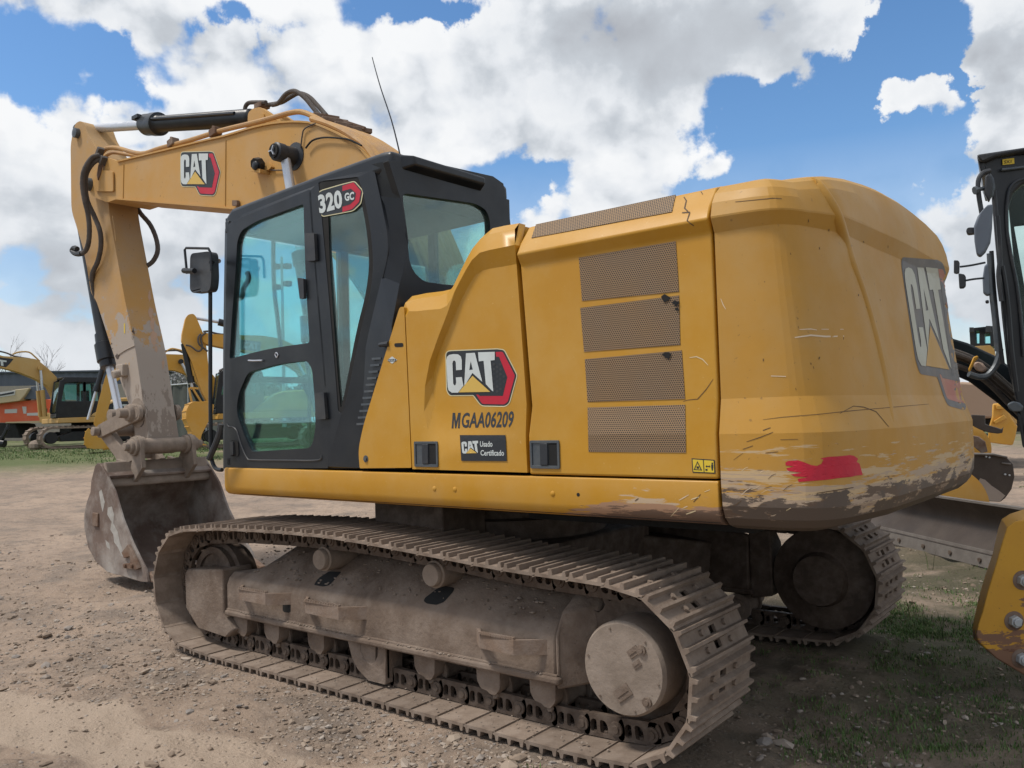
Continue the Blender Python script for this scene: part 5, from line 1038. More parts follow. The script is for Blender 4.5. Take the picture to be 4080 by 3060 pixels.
    if boom:
        pts = [lp(x, y, 0) for x, y in boom[0]]; m = MB(); m.prism([Vector((p.x, .24, p.z)) for p in rnd(pts, .12, 3)], (0, -.48, 0)); B_ = m.build('boom', paint, E, bevel=.02)
        for s_ in (.36, -.36):
            c_ = lp(*boom[1], 0); f_ = Vector((1.75, 0, 1.35)); d = (f_-c_).normalized(); m = MB(); m.cyl((c_.x, s_, c_.z), (c_.x+d.x*1.0, s_, c_.z+d.z*1.0), .05, n=12, mi=1); m.cyl((c_.x+d.x*.9, s_, c_.z+d.z*.9), (f_.x, s_, f_.z), .085, n=12); m.cyl((c_.x, s_*.6, c_.z), (c_.x, s_*1.15, c_.z), .09, n=12); m.build('boom_cylinder', [M_black if cabmat is None else paint, M_chrome], E)
        for seq in boom[2]:
            m = MB(); m.tube([Vector((lambda p: (p.x, .18, p.z))(lp(x, y, .18))) for x, y in seq], .035, n=6, sub=3); m.build('hydraulic_pipe', M_hose if len(seq) % 2 else paint, B_)
        if decal:
            for q_, mm_ in decal: m = MB(); m.prism([lp(x, y, .243) for x, y in q_], (0, .006*(1+(mm_ is not M_dblack)), 0)); m.build('boom_decal', mm_, B_)
    if stick:
        pts = [lp(x, y, 0) for x, y in stick]; m = MB(); m.prism([Vector((p.x, .16, p.z)) for p in rnd(pts, .06, 3)], (0, -.32, 0)); m.build('stick', paint, E, bevel=.02)
    for (xa, ya, xb, yb, xc, yc, y_) in rods:
        a_, b_, c_ = lp(xa, ya, y_), lp(xb, yb, y_), lp(xc, yc, y_); m = MB(); m.cyl(a_, b_, .09, n=12); m.cyl(b_+(a_-b_).normalized()*.2, b_, .115, n=12); m.cyl(b_, c_, .05, n=10, mi=1); m.build('cylinder', [M_black, M_chrome], E)
    if bucket:
        pts = [lp(x, y, 0) for x, y in bucket]; m = MB(); n_ = len(pts)
        for y in (bucketw, -bucketw+.03): m.prism([Vector((p.x, y, p.z)) for p in pts], (0, -.03, 0))
        k = n_*6//10; sh = pts[:k]; cen = sum(pts, Vector())/n_; inn = [p+(cen-p).normalized()*.05 for p in sh]
        m.loft([[Vector((p.x, bucketw-.01, p.z)), Vector((p.x, -bucketw+.01, p.z)), Vector((q_.x, -bucketw+.01, q_.z)), Vector((q_.x, bucketw-.01, q_.z))] for p, q_ in zip(sh, inn)])
        for i in range(1, k-1): out = (pts[i]-cen).normalized()*.006; m.beam(pts[i]+out+Vector((0, bucketw*.94, 0)), pts[i]+out+Vector((0, -bucketw*.94, 0)), .03, .03)
        BK_ = m.build('bucket', paint, E, bevel=.01)
        for i in range(5): y = -bucketw+.08+i*(2*bucketw-.16)/4; t_ = pts[k-1]; dd = (pts[k-1]-pts[k-2]).normalized(); m = MB(); m.beam(t_+Vector((0, y, 0)), t_+dd*.22+Vector((0, y, 0)), .10, .08, w1=.06, h1=.02); m.build('bucket_tooth', paint, BK_)
    if number:
        for lay, (txt, x, z, h_, wd) in enumerate(number):
            m = text_mb(txt, 0, .05); q = MB(); q.merge(m, lambda v: Vector((x-v.x*wd, 1.346, z+v.y*h_))); q.build('body_lettering', M_white, E, smooth=False)
    return E, lp
b1, lp1 = bg_excavator('tan yellow excavator at far left before the grey shed, dark boom decal with white letter', 352, 36, 42, M_y3,
    boom=([(-330, 1520), (-200, 1400), (-90, 1375), (0, 1420), (60, 1424), (140, 1432), (185, 1468), (225, 1510), (250, 1560), (262, 1640), (225, 1640), (205, 1580), (185, 1540), (140, 1512), (70, 1484), (0, 1466), (-90, 1455), (-190, 1470), (-300, 1560)], (152, 1470), [[(-80, 1385), (0, 1400), (30, 1408), (60, 1420), (120, 1430)], [(50, 1412), (75, 1403), (115, 1403), (140, 1422), (155, 1436), (160, 1440)]]),
    decal=[([(-60, 1420), (0, 1424), (54, 1430), (38, 1450), (24, 1463), (0, 1459), (-60, 1450)], M_dblack), ([(-16, 1430), (26, 1437), (26, 1443), (12, 1442), (14, 1458), (4, 1457), (2, 1440), (-16, 1437)], M_white)],
    stick=[(-330, 1500), (-290, 1520), (-210, 1760), (-240, 1765)], cabmat=1)
m = MB(); m.prism([(x, 1.335, z) for x, z in ((-.55, 1.45), (-.35, 1.75), (-.75, 1.93), (-1.9, 1.93), (-1.9, 1.45))], (0, .008, 0)); DC = m.build('side_decal', M_dblack, b1)
q = MB(); q.merge(text_mb('CAT', 0, .06), lambda v: Vector((-.62-v.x*.55, 1.346, 1.52+v.y*.28))); q.build('badge_lettering', M_white, DC, smooth=False)
q = MB(); q.merge(text_mb('3', 0, .06), lambda v: Vector((-1.45-v.x*.2, 1.346, 1.55+v.y*.25))); q.build('model_number', M_white, DC, smooth=False)
b4, lp4 = bg_excavator('yellow excavator beyond the muddy stick, arm lowered, its bucket folded on the grass', 1010, 32.5, 27, M_y2,
    boom=([(470, 1480), (520, 1435), (640, 1412), (735, 1415), (790, 1440), (850, 1500), (905, 1580), (930, 1660), (895, 1665), (850, 1600), (800, 1545), (755, 1500), (700, 1478), (655, 1474), (560, 1490), (500, 1512)], (717, 1443), [[(640, 1400), (700, 1396), (725, 1404), (760, 1420), (800, 1440)], [(650, 1408), (680, 1390), (705, 1392), (740, 1402)]]),
    stick=[(455, 1440), (480, 1425), (510, 1450), (500, 1500), (445, 1530), (440, 1600), (412, 1690), (385, 1705), (372, 1690), (392, 1600), (420, 1500)],
    bucket=[(352, 1706), (340, 1720), (335, 1745), (336, 1770), (348, 1784), (375, 1788), (410, 1788), (440, 1786), (452, 1770), (435, 1748), (400, 1742), (370, 1730), (362, 1712)], rods=[(410, 1465, 382, 1560, 350, 1672, 0)])
b2, lp2 = bg_excavator('yellow excavator seen through the cab glass, arm raised, bucket hanging beside the mirror rail', 1480, 29, 27, M_y2,
    boom=([(800, 1325), (840, 1334), (940, 1338), (1040, 1340), (1110, 1352), (1200, 1392), (1290, 1450), (1380, 1560), (1420, 1660), (1380, 1665), (1320, 1600), (1240, 1520), (1150, 1460), (1050, 1420), (940, 1398), (860, 1382), (805, 1370)], (1150, 1400), [[(810, 1322), (830, 1320), (850, 1326), (880, 1332), (940, 1336)]]),
    decal=[([(955, 1352), (1040, 1362), (1036, 1402), (952, 1392)], M_dfade), ([(972, 1364), (984, 1360), (986, 1368), (976, 1372), (976, 1380), (986, 1380), (985, 1388), (970, 1386)], M_white), ([(990, 1386), (1000, 1362), (1006, 1362), (1012, 1390), (1005, 1390), (1001, 1376), (996, 1388)], M_white), ([(1010, 1364), (1030, 1366), (1030, 1373), (1024, 1373), (1024, 1392), (1017, 1391), (1017, 1372), (1010, 1371)], M_white)],
    stick=[(738, 1268), (748, 1255), (768, 1252), (778, 1262), (805, 1325), (815, 1345), (822, 1400), (832, 1500), (838, 1600), (826, 1610), (800, 1560), (760, 1440), (735, 1385), (722, 1360), (724, 1330)],
    bucket=[(762, 1602), (745, 1612), (733, 1640), (733, 1670), (745, 1700), (757, 1725), (762, 1765), (785, 1768), (795, 1730), (815, 1690), (838, 1650), (842, 1615), (815, 1600), (790, 1603)], bucketw=.62, rods=[(732, 1370, 762, 1525, 768, 1552, 0), (900, 1290, 870, 1283, 782, 1268, 0)])
m = MB(); a_ = lp2(768, 1548, .1); b_ = lp2(808, 1612, .1); m.beam(a_, b_, .05, .14, up=(0, 1, 0)); a2 = lp2(752, 1545, .1); b2_ = lp2(765, 1605, .1); m.beam(a2, b2_, .05, .10, up=(0, 1, 0)); m.beam(lp2(758, 1545, .1), lp2(790, 1548, .1), .06, .12, up=(0, 1, 0)); m.build('bucket_linkage', M_y2, b2)
for seq in ([(800, 1330), (790, 1345), (793, 1370), (815, 1390), (828, 1400)], [(740, 1375), (760, 1380), (785, 1398), (800, 1395), (806, 1380), (800, 1345), (820, 1325)]):
    m = MB(); m.tube([lp2(x, y, .3) for x, y in seq], .03, n=6); m.build('hydraulic_hose', M_hose, b2)
# orange machine behind the far-left excavator
o_ = gp(70, 43); OR = empty('track_crusher', o_, math.atan2(RH.y, RH.x), 'orange machine with a pale conveyor arm, behind the far-left excavator by the shed', 'crusher')
def lo_(px, py, off=0):
    p = pd(px, py, 43-off)-o_; return Vector((p.dot(RH), -p.dot(FH) if False else -off*1.0, p.z))
def oprism(q, d, name, m_, par, off=0, **k): m = MB(); m.prism([lo_(a, b, off) for a, b in q], (0, d, 0)); return m.build(name, m_, par, **k)
ob = oprism([(-60, 1612), (0, 1606), (90, 1597), (150, 1592), (214, 1590), (214, 1680), (150, 1683), (20, 1684), (-60, 1684)], 2.2, 'body', M_orange, OR, bevel=.04)
oprism([(22, 1681), (165, 1676), (165, 1685), (22, 1686)], 1, 'ledge', M_beige, OR, off=.1)
for q_ in ([(17, 1631), (66, 1629), (66, 1645), (17, 1647)], [(86, 1620), (103, 1620), (103, 1648), (92, 1648)], [(106, 1646), (150, 1644), (150, 1656), (106, 1656)]): oprism(q_, .2, 'panel_label', M_yel_t, ob, off=.02)
oprism([(170, 1628), (186, 1628), (186, 1640), (170, 1640)], .2, 'vent', M_dark, ob, off=.02)
bm_ = oprism([(-60, 1580), (0, 1565), (60, 1552), (112, 1546), (95, 1575), (78, 1596), (0, 1606), (-60, 1612)], .9, 'conveyor', M_beige, OR, off=.4, bevel=.03)
oprism([(-30, 1566), (0, 1562), (58, 1554), (55, 1574), (0, 1582), (-30, 1585)], .1, 'lettering_panel', M_yel_t, bm_, off=.42)
oprism([(-20, 1574), (52, 1560), (50, 1568), (-20, 1580)], .1, 'lettering', M_dblack, bm_, off=.44)
hp = oprism([(80, 1590), (120, 1540), (150, 1537), (154, 1590)], 1.4, 'hopper', M_gdark, OR, off=.2, bevel=.02)
oprism([(-60, 1686), (30, 1686), (60, 1690), (80, 1745), (-60, 1745)], 1.8, 'undercarriage', M_dark, OR)
oprism([(156, 1645), (203, 1645), (203, 1685), (156, 1683)], .8, 'engine_box', M_y3, OR, off=.6, bevel=.02)
cx_ = gp(10, 34); sc_ = empty('hitch_frame', cx_, 0, 'dark hitch frame standing on the grass at the far left edge', 'hitch frame'); m = MB()
def ls(px, py): return pd(px, py, 34)-cx_
m.beam(ls(-5, 1770), ls(12, 1740), .18, .12); m.beam(ls(12, 1740), ls(32, 1700), .12, .10); m.cyl(ls(33, 1712), ls(31, 1692), .06); m.cyl(ls(-6, 1765), ls(20, 1768), .16, n=14); m.build('frame', M_black, sc_, bevel=.01)
for nm, px, w_ in (('stone', 139, .45),):
    p = gp(px, 34.5); m = MB(); m.sphere((0, 0, .16), .26, sq=(1.3, .9, .9), n=5); s_ = m.build('concrete_block', M_mud, None, smooth=False); s_.location = p; tag(s_, 'lump of concrete on the grass in front of the far-left excavator', 'concrete block')
# shed
D_ = 62; sA, sB = gp(-260, D_), gp(655, D_+3); t_ = (sB-sA); t_.z = 0; Ls = t_.length; t_.normalize(); SH = empty('shed', (sA.x, sA.y, .6), math.atan2(t_.y, t_.x), 'long low industrial shed with grey-blue upper cladding behind the machines on the left', 'shed')
zt = pd(200, 1478, D_).z-.6; zm = pd(200, 1530, D_).z-.6
def corr(z0, z1, name, m_, amp=.05):
    m = MB(); n_ = int(Ls/.30); P0 = [Vector((i*.30, (amp if i % 2 else 0), z0)) for i in range(n_)]; P1 = [Vector((p.x, p.y, z1)) for p in P0]; m.add(P0+P1, [(i, i+1, n_+i+1, n_+i) for i in range(n_-1)]); m.bb((0, .1, z0), (Ls, 14, z1)); return m.build(name, m_, SH, smooth=False, recalc=False)
corr(-.4, zm, 'lower_wall', M_gbeige); corr(zm, zt, 'upper_cladding', M_gdark, .08)
m = MB(); m.bb((-.2, -.15, zt), (Ls+.2, 14.2, zt+.12)); m.build('roof', M_gdark, SH)
# fence with screen cloth, hedge
fA, fB = gp(560, 56), gp(900, 50); t_ = fB-fA; t_.z = 0; Lf_ = t_.length; t_.normalize(); FE = empty('fence', (fA.x, fA.y, .75), math.atan2(t_.y, t_.x), 'boundary fence hung with dark screen cloth, between the shed and the raised bucket', 'fence')
zf = pd(700, 1535, 54).z-.75
m = MB(); n_ = 60; P0 = [Vector((Lf_*i/n_, .05*math.sin(i*.9), -.3)) for i in range(n_+1)]; P1 = [Vector((p.x, p.y, zf-.05)) for p in P0]; m.add(P0+P1, [(i, i+1, n_+i+2, n_+i+1) for i in range(n_)]); m.add([p+Vector((0, .02, 0)) for p in P0+P1], [(i, i+1, n_+i+2, n_+i+1) for i in range(n_)]); m.build('screen_cloth', M_screen, FE, recalc=False, weld=False)
m = MB(); m.cyl((0, -.05, zf), (Lf_, -.05, zf), .045); m.build('rail', M_gal, FE)
for i in range(6): m = MB(); m.cyl((Lf_*i/5, -.06, -.3), (Lf_*i/5, -.06, zf+.3), .04, n=8); m.build('post', M_gal, FE)
def leafy(name, label, cat, base, spans, m_, seed=1, n=2600, ls_=.09, kids=True):
    random.seed(seed); E = empty(name, base, 0, label, cat); m = MB()
    for _ in range(n):
        c, r = random.choice(spans); c = Vector(c)
        while True:
            u = Vector((random.uniform(-1, 1), random.uniform(-1, 1), random.uniform(-1, 1)))
            if u.length < 1: break
        u = u*(.65+.35*random.random()); p = c+Vector((u.x*r[0], u.y*r[1], u.z*r[2])); a = Vector((random.gauss(0, 1), random.gauss(0, 1), random.gauss(0, 1))).normalized(); b = a.orthogonal().normalized(); s_ = ls_*random.uniform(.6, 1.5)
        m.add([p-a*s_, p-b*s_*.5, p+a*s_, p+b*s_*.5], [(0, 1, 2, 3)])
    m.build('crown', m_, E, smooth=False, recalc=False, weld=False)
    m = MB()
    for c, r in spans: m.tube([Vector((0, 0, 0)), Vector((c[0]*.4, c[1]*.4, c[2]*.5)), Vector(c)], .05, n=5, sub=2)
    m.build('trunk', M_bark, E); return E
hb_ = gp(712, 60); leafy('bush', 'pale blossoming bush showing above the screened fence under the raised boom', 'bush', hb_, [((dx, 0, 3.4+dz), (1.3, 1, 1.0)) for dx, dz in ((-1.6, .2), (-.3, .5), (1.2, .3), (2.4, -.2), (.6, -.6), (-1.2, -.7))], M_pale, 4, 5200, .10)
for i, (px, D, wd, hh) in enumerate(((880, 66, 5, 2.2), (1060, 68, 6, 2.6), (1260, 66, 6, 2.4), (1450, 70, 6, 2.6))):
    leafy('tree', ['rounded dark tree far behind the cab, leftmost of the tree line', 'dark tree far behind the yellow excavator, seen through the lower door glass', 'dark bushy tree in the far tree line behind the cab door', 'tree in the far tree line hidden mostly by the engine doors'][i], 'tree', gp(px, D), [((dx*wd*.3, 0, hh+.5*math.sin(dx*2+i)), (wd*.28, 1.5, hh*.75)) for dx in (-1.5, -.5, .5, 1.5)], M_hedge, 20+i, 2600, .20)
def bare(label, px, D, h, seed):
    random.seed(seed); E = empty('bare_tree', gp(px, D), 0, label, 'tree', None); m = MB()
    def br(p, d, l, r, k):
        q = p+d*l; m.cyl(p, q, r*.6, r*.4, n=4, caps=False)
        if k == 0: return
        for _ in range(3 if k > 1 else 2): nd = (d+Vector((random.uniform(-.8, .8), random.uniform(-.8, .8), random.uniform(-.1, .5)))*.75).normalized(); br(p+d*l*random.uniform(.55, 1), nd, l*random.uniform(.6, .8), r*.55, k-1)
    m2 = MB(); m2.cyl((0, 0, -.2), (0, 0, h*.45), .16, .10, n=8); m2.build('trunk', M_bark, E); br(Vector((0, 0, h*.42)), Vector((0, 0, 1)), h*.28, .09, 4); m.build('crown', M_bark, E, weld=False); return E
for i, (px, D, h) in enumerate(((22, 72, 8.6), (52, 76, 7.6), (158, 74, 6.6), (192, 72, 7.6), (226, 74, 5.8), (400, 80, 6.0))):
    bare(['bare tree over the shed roof at the left edge, the tallest', 'thin bare tree just right of the tallest one at the left edge', 'small bare tree over the shed, above the far boom', 'bare twiggy tree rising right of the far-left boom', 'low bare tree beside the curve of the far-left boom', 'low bare tree top just left of the main stick'][i], px, D, h, 40+i)
# flood light poles behind
for px, D, h, lb, dz in ((1134, 52, 11.2, 'tall floodlight pole seen through the upper door glass of the cab', 0),):
    p = gp(px, D); LPo = empty('floodlight_pole', p, 0, lb, 'light pole'); m = MB(); m.cyl((0, 0, 0), (0, 0, h), .12, .08, n=10); m.build('pole', M_gal, LPo)
    for z, s_ in ((h-.6, 1), (h-.6, -1), (h-1.7, 1), (h-1.9, -1)): m = MB(); c_ = RH*s_*.35; m.box((c_.x, c_.y, z), (.4, .4, .32)); m.cyl((0, 0, z), (c_.x, c_.y, z), .03); m.build('floodlight', M_plastic, LPo, bevel=.02)
# ------------------------------------------------------------------ right-hand side: grader blades, black cab, bolted blade end
def wall(a, b):
    """vertical plane through two ground points -> function pixel -> point"""
    a = Vector(a); b = Vector(b); t = (b-a); t.z = 0; n = Vector((-t.y, t.x, 0)).normalized()
    def f(px, py, off=0): d = F_+R_*((px-2040)/FPX)-U_*((py-1530)/FPX); return CAM+d*((a+n*off-CAM).dot(n)/d.dot(n))
    return f, t.normalized(), n
gA, gB = wz(3594, 2184, -.02), wz(3927, 2271, -.02); fw, tg, ng = wall(gA, gB)
M_blade = mat('dark_worn_blade_steel', (.055, .040, .031), .62, col2=(.035, .026, .021), s2=1.4, a2=.8, dust=(.08, .063, .05), ds=3, da=.6, bump=.2, bs=30)
M_bedge = mat('grey_cutting_edge', (.13, .115, .10), .7, col2=(.10, .085, .075), s2=2, a2=.8, dust=(.2, .18, .16), ds=6, da=.6, bump=.2, bs=40)
gL = gA-tg*1.15; gR = gB+tg*1.5; Lg = (gR-gL).length
ztop = fw(3900, 1998).z; zed = fw(3760, 2160).z
away = -ng if (ng.dot(CAM-gA) > 0) else ng
GRD = empty('grader_blade', gL, math.atan2(tg.y, tg.x), 'long dark steel grader blade resting on the gravel behind the right track', 'grader blade')
sgn = 1 if Vector((-tg.y, tg.x, 0)).dot(away) > 0 else -1
m = MB(); prof = []
for i in range(11): u = i/10; z = zed+.0+(ztop-zed)*u; prof.append((.16*math.sin(PI*u)*1.0+.05*u, z))
pr = [(0, sgn*a, b) for a, b in prof]+[(0, sgn*(a+.025), b) for a, b in prof[::-1]]; m.prism(pr, (Lg, 0, 0)); m.build('moldboard', M_blade, GRD, ang=40)
m = MB(); m.prism([(0, -sgn*.012, .02), (0, sgn*.012, zed+.035), (0, sgn*.03, zed+.03), (0, sgn*.01, .02)], (Lg, 0, 0)); ce = m.build('cutting_edge', M_bedge, GRD, bevel=.003)
for i in range(9):
    x = Lg*(i+.5)/9; m = MB(); m.cyl((x, -sgn*.006, zed*.55), (x, -sgn*.02, zed*.55), .022, n=12); m.build('edge_bolt', M_chain, ce)
m = MB(); m.bb((0, sgn*.03, ztop-.008), (Lg, sgn*.09, ztop+.012)); m.build('top_rib', M_bedge, GRD)
def slab(name, pts, D, th, m_, parent=None, bevel=.01, holes=(), org=None, **k):
    q = MB(); o = org or Vector(); dirv = (FH+RH*.60).normalized()*th; q.prism([pd(a, b, D)-o for a, b in pts], dirv, holes=[[pd(a, b, D)-o for a, b in h] for h in holes]); return q.build(name, m_, parent, bevel=bevel, **k)
# second blade with rounded end, farther
D2 = 11.5; o2 = gp(3900, D2); G2 = empty('grader_blade', o2, 0, 'second grader blade with a rounded worn end, farther back beside yellow discs', 'grader blade')
slab('moldboard', rnd([V(a, b, 0) for a, b in ()], 0) and [] or [(3700, 1806), (3950, 1812), (4010, 1822), (4036, 1850), (4042, 1900), (4030, 1950), (4005, 1985), (3985, 2000), (3700, 1985)], D2, .06, M_blade, G2, org=o2)
slab('wear_patch', [(3905, 1905), (3925, 1912), (3950, 1935), (3980, 1955), (4005, 1975), (3985, 1998), (3900, 1992), (3880, 1950)], D2-.01, .03, mat('pale_dried_clay', (.30, .25, .21), .9, bump=.3), G2, org=o2, bevel=0)
slab('top_rib', [(3700, 1800), (3955, 1807), (4015, 1820), (4015, 1826), (3955, 1815), (3700, 1810)], D2-.05, .12, M_bedge, G2, org=o2)
slab('end_rib', [(3990, 1842), (4028, 1846), (4028, 1853), (3990, 1848)], D2-.03, .05, M_bedge, G2, org=o2)
for a_, b_ in ((3927, 1819), (3940, 1822), (4003, 1890), (4020, 1893)):
    q = MB(); c_ = pd(a_, b_, D2-.02)-o2; q.cyl(c_, c_-FH*.02, .012, n=8); q.build('bolt', M_gal, G2)
# yellow discs and arm parts of the machine behind
D3 = 12.2; o3 = gp(3850, D3); G3 = empty('disc_plough', o3, 0, 'yellow round discs and dark arm of an implement, beside the rounded grader blade', 'implement')
def disc(cx, cy, rpx, D, m_, nm, par, org, th=.08):
    c = pd(cx, cy, D)-org; r = rpx/FPX*D; q = MB(); q.rev(c, -F_, [(0, .01), (0, r), (th*.4, r), (th, r*.6), (th, .01)], 40); return q.build(nm, m_, par, bevel=0)
disc(3770, 2030, 170, D3-1.5, M_y2, 'disc', G3, o3); disc(3850, 1790, 96, D3, M_y2, 'disc', G3, o3)
slab('arm', [(3868, 1652), (3925, 1655), (3925, 1690), (3990, 1710), (3998, 1700), (3994, 1725), (3975, 1728), (3940, 1724), (3905, 1712), (3880, 1700)], D3-.3, .12, M_blade, G3, org=o3)
slab('arm', [(3870, 1735), (3900, 1740), (3925, 1760), (3935, 1800), (3910, 1806), (3880, 1780)], D3-.5, .10, M_rust, G3, org=o3)
# big yellow plate farther back, and tan machine body
D4 = 15; o4 = gp(3990, D4); G4 = empty('loader_bucket', o4, 0, 'bright yellow bucket side plate with two welded ribs, on the grass beyond the blades', 'bucket')
s4 = slab('side_plate', [(3954, 1608), (3990, 1606), (4012, 1615), (4024, 1650), (4035, 1672), (4053, 1700), (4046, 1740), (4035, 1775), (3990, 1770), (3935, 1762), (3940, 1700), (3952, 1660)], D4, .9, M_y2, G4, org=o4, bevel=.03)
for q_ in ([(3970, 1616), (3998, 1614), (3999, 1630), (3971, 1632)], [(3958, 1678), (4000, 1652), (4012, 1668), (3966, 1690)]): slab('rib', q_, D4-.06, .08, M_y2, s4, org=o4)
slab('back_plate', [(4024, 1640), (4050, 1642), (4052, 1690), (4036, 1680)], D4+.3, .5, M_y3, G4, org=o4)
D5 = 17; o5 = gp(3900, D5); G5 = empty('machine_body', o5, 0, 'plain tan rear housing of a machine behind the dark hose-covered beam', 'machine'); slab('housing', [(3820, 1520), (3955, 1530), (4010, 1570), (4080, 1640), (4100, 1665), (3820, 1668)], D5, 2.2, mat('dusty_tan_paint', (.36, .255, .18), .7, col2=(.33, .23, .15), s2=.6), G5, org=o5, bevel=.05); slab('chassis', [(3820, 1668), (4100, 1668), (4100, 1720), (3820, 1720)], D5+.3, 1.8, M_dark, G5, org=o5)
# distant cab
D6 = 26; o6 = gp(3920, D6); G6 = empty('wheel_loader', o6, 0, 'distant machine cab with pale windows and yellow hood, seen over the dark beam', 'loader')
c6_ = slab('cab', [(3862, 1308), (3960, 1298), (3962, 1380), (3866, 1378)], D6, 1.3, M_black, G6, org=o6, holes=[[(3886, 1318), (3902, 1316), (3902, 1368), (3888, 1368)], [(3922, 1330), (3944, 1328), (3946, 1368), (3922, 1368)]])
for q_ in ([(3886, 1318), (3902, 1316), (3902, 1368), (3888, 1368)], [(3922, 1330), (3944, 1328), (3946, 1368), (3922, 1368)]): slab('cab_window', q_, D6+.1, .01, M_glass, c6_, org=o6, bevel=0)
for q_ in ([(3862, 1304), (3880, 1304), (3880, 1324), (3862, 1324)], [(3928, 1298), (3948, 1298), (3950, 1324), (3926, 1324)]): slab('work_lamp', q_, D6-.3, .2, M_plastic, c6_, org=o6)
slab('hood', [(3905, 1378), (3945, 1376), (3962, 1392), (3965, 1440), (3860, 1440), (3862, 1382)], D6-1, 1.6, M_y3, G6, org=o6); slab('chassis', [(3860, 1440), (3990, 1440), (3990, 1690), (3860, 1690)], D6-.8, 1.4, M_dark, G6, org=o6)
# black cab and boom of the machine at the right edge
D7 = 7.3; o7 = gp(4200, D7); G7 = empty('motor_grader', o7, 0, 'machine with tall black cab, grey mirrors and hose-covered black beam at the right edge', 'grader')
fr_ = slab('cab_frame', [(3908, 628), (4500, 560), (4560, 1780), (4074, 1760), (4050, 1600), (4012, 1450), (3990, 1250), (3968, 1000), (3955, 760), (3925, 690)], D7, .10, M_black, G7, org=o7, bevel=.02,
    holes=[[(4120, 720), (4070, 735), (4035, 770), (4018, 830), (4020, 920), (4035, 1010), (4060, 1130), (4075, 1250), (4088, 1420), (4380, 1400), (4380, 720)]])
slab('door_glass', [(4120, 720), (4070, 735), (4035, 770), (4018, 830), (4020, 920), (4035, 1010), (4060, 1130), (4075, 1250), (4088, 1420), (4380, 1400), (4380, 720)], D7+.05, .008, M_glass2, fr_, org=o7, bevel=0)
q = MB(); q.tube([pd(a, b, D7-.01)-o7 for a, b in ((4085, 712), (4050, 722), (4022, 752), (4011, 820), (4014, 920), (4028, 1015), (4052, 1140), (4066, 1260), (4078, 1420))], .012, n=6); q.build('window_seal', M_plastic, fr_)
slab('roof', [(3890, 615), (3935, 608), (4520, 520), (4520, 585), (4080, 602), (3968, 622), (3925, 642), (3905, 640)], D7-.08, 1.5, M_plastic, G7, org=o7, bevel=.02)
slab('roof_underside', [(3892, 622), (3925, 640), (3926, 685), (3910, 690)], D7-.02, 1.2, M_black, G7, org=o7)
slab('inner_wall', [(4000, 640), (4500, 580), (4560, 1760), (4110, 1760)], D7+1.4, .06, M_dark, G7, org=o7, holes=[[(4040, 900), (4400, 860), (4400, 1300), (4110, 1300)]])
slab('model_plate', [(3994, 635), (4041, 629), (4042, 652), (3995, 657)], D7-.01, .01, M_warn, fr_, org=o7, bevel=0)
q = MB(); st_ = text_polys('SX1', (4001, 652), (4030, 649), (4001, 640), (4030, 637), 0, 0, .02); 
for _, _, P_, _ in st_: q.flat([pd(a, b, D7-.012)-o7 for a, b in P_])
q.build('plate_lettering', M_crk, fr_, smooth=False, recalc=False)
q = MB(); q.tube([pd(a, b, D7-.02)-o7 for a, b in ((3990, 676), (4030, 672), (4090, 664))], .014, n=6); q.build('rain_gutter', M_latch, fr_)
q = MB(); q.tube([pd(a, b, D7-.15)-o7 for a, b in ((3945, 680), (3915, 690), (3898, 720), (3900, 780), (3912, 850))], .020, n=8); q.build('mirror_arm', M_plastic, G7)
q = MB(); q.cyl(pd(3884, 757, D7-.17)-o7, pd(3925, 750, D7-.15)-o7, .018, n=8); q.cyl(pd(3882, 760, D7-.18)-o7, pd(3892, 757, D7-.18)-o7, .035, n=8); q.build('arm_clamp', M_latch, G7)
def pod(name, pts, D, th, m_, bev=.03): return slab(name, pts, D, th, m_, G7, org=o7, bevel=bev, seg=4)
pod('work_lamp', [(3924, 700), (3940, 690), (3950, 700), (3955, 730), (3952, 770), (3938, 800), (3922, 770)], D7-.2, .12, M_plastic); pod('work_lamp', [(3946, 688), (3960, 710), (3966, 740), (3955, 790), (3946, 770)], D7-.12, .10, M_latch)
M_mb = mat('blue_grey_plastic', (.13, .155, .19), .5, col2=(.11, .13, .165), s2=4, a2=.7)
pod('wing_mirror', rnd([V(a, b, 0) for a, b in ()], 0) and [] or [(3915, 835), (3935, 815), (3955, 812), (3952, 900), (3945, 960), (3925, 1000), (3905, 1020), (3890, 1012), (3882, 960), (3880, 900), (3895, 860)], D7-.3, .12, M_mb, .04)
pod('side_lamp', [(3850, 912), (3858, 905), (3885, 905), (3885, 928), (3856, 932), (3849, 925)], D7-.28, .09, M_plastic, .015)
pod('wing_mirror', [(3922, 1055), (3938, 1048), (3950, 1100), (3950, 1170), (3930, 1178), (3917, 1165), (3914, 1110)], D7-.1, .10, M_mb, .03)
q = MB(); q.tube([pd(a, b, D7-.2)-o7 for a, b in ((3826, 1063), (3870, 1057), (3925, 1046))], .009, n=6); q.build('mirror_arm', M_black, G7); q = MB(); q.tube([pd(a, b, D7-.2)-o7 for a, b in ((3845, 1118), (3880, 1112), (3920, 1108))], .009, n=6); q.build('mirror_arm', M_black, G7)
pod('far_mirror', [(3800, 1036), (3818, 1037), (3823, 1045), (3822, 1085), (3815, 1090), (3800, 1088)], D7-.2, .05, M_plastic, .01); pod('far_mirror', [(3818, 1088), (3842, 1092), (3848, 1102), (3848, 1140), (3838, 1148), (3822, 1149)], D7-.2, .05, M_plastic, .01)
pod('fender_lamp', [(3925, 1196), (3940, 1194), (3940, 1206), (3926, 1207)], D7-.1, .08, M_plastic, .01)
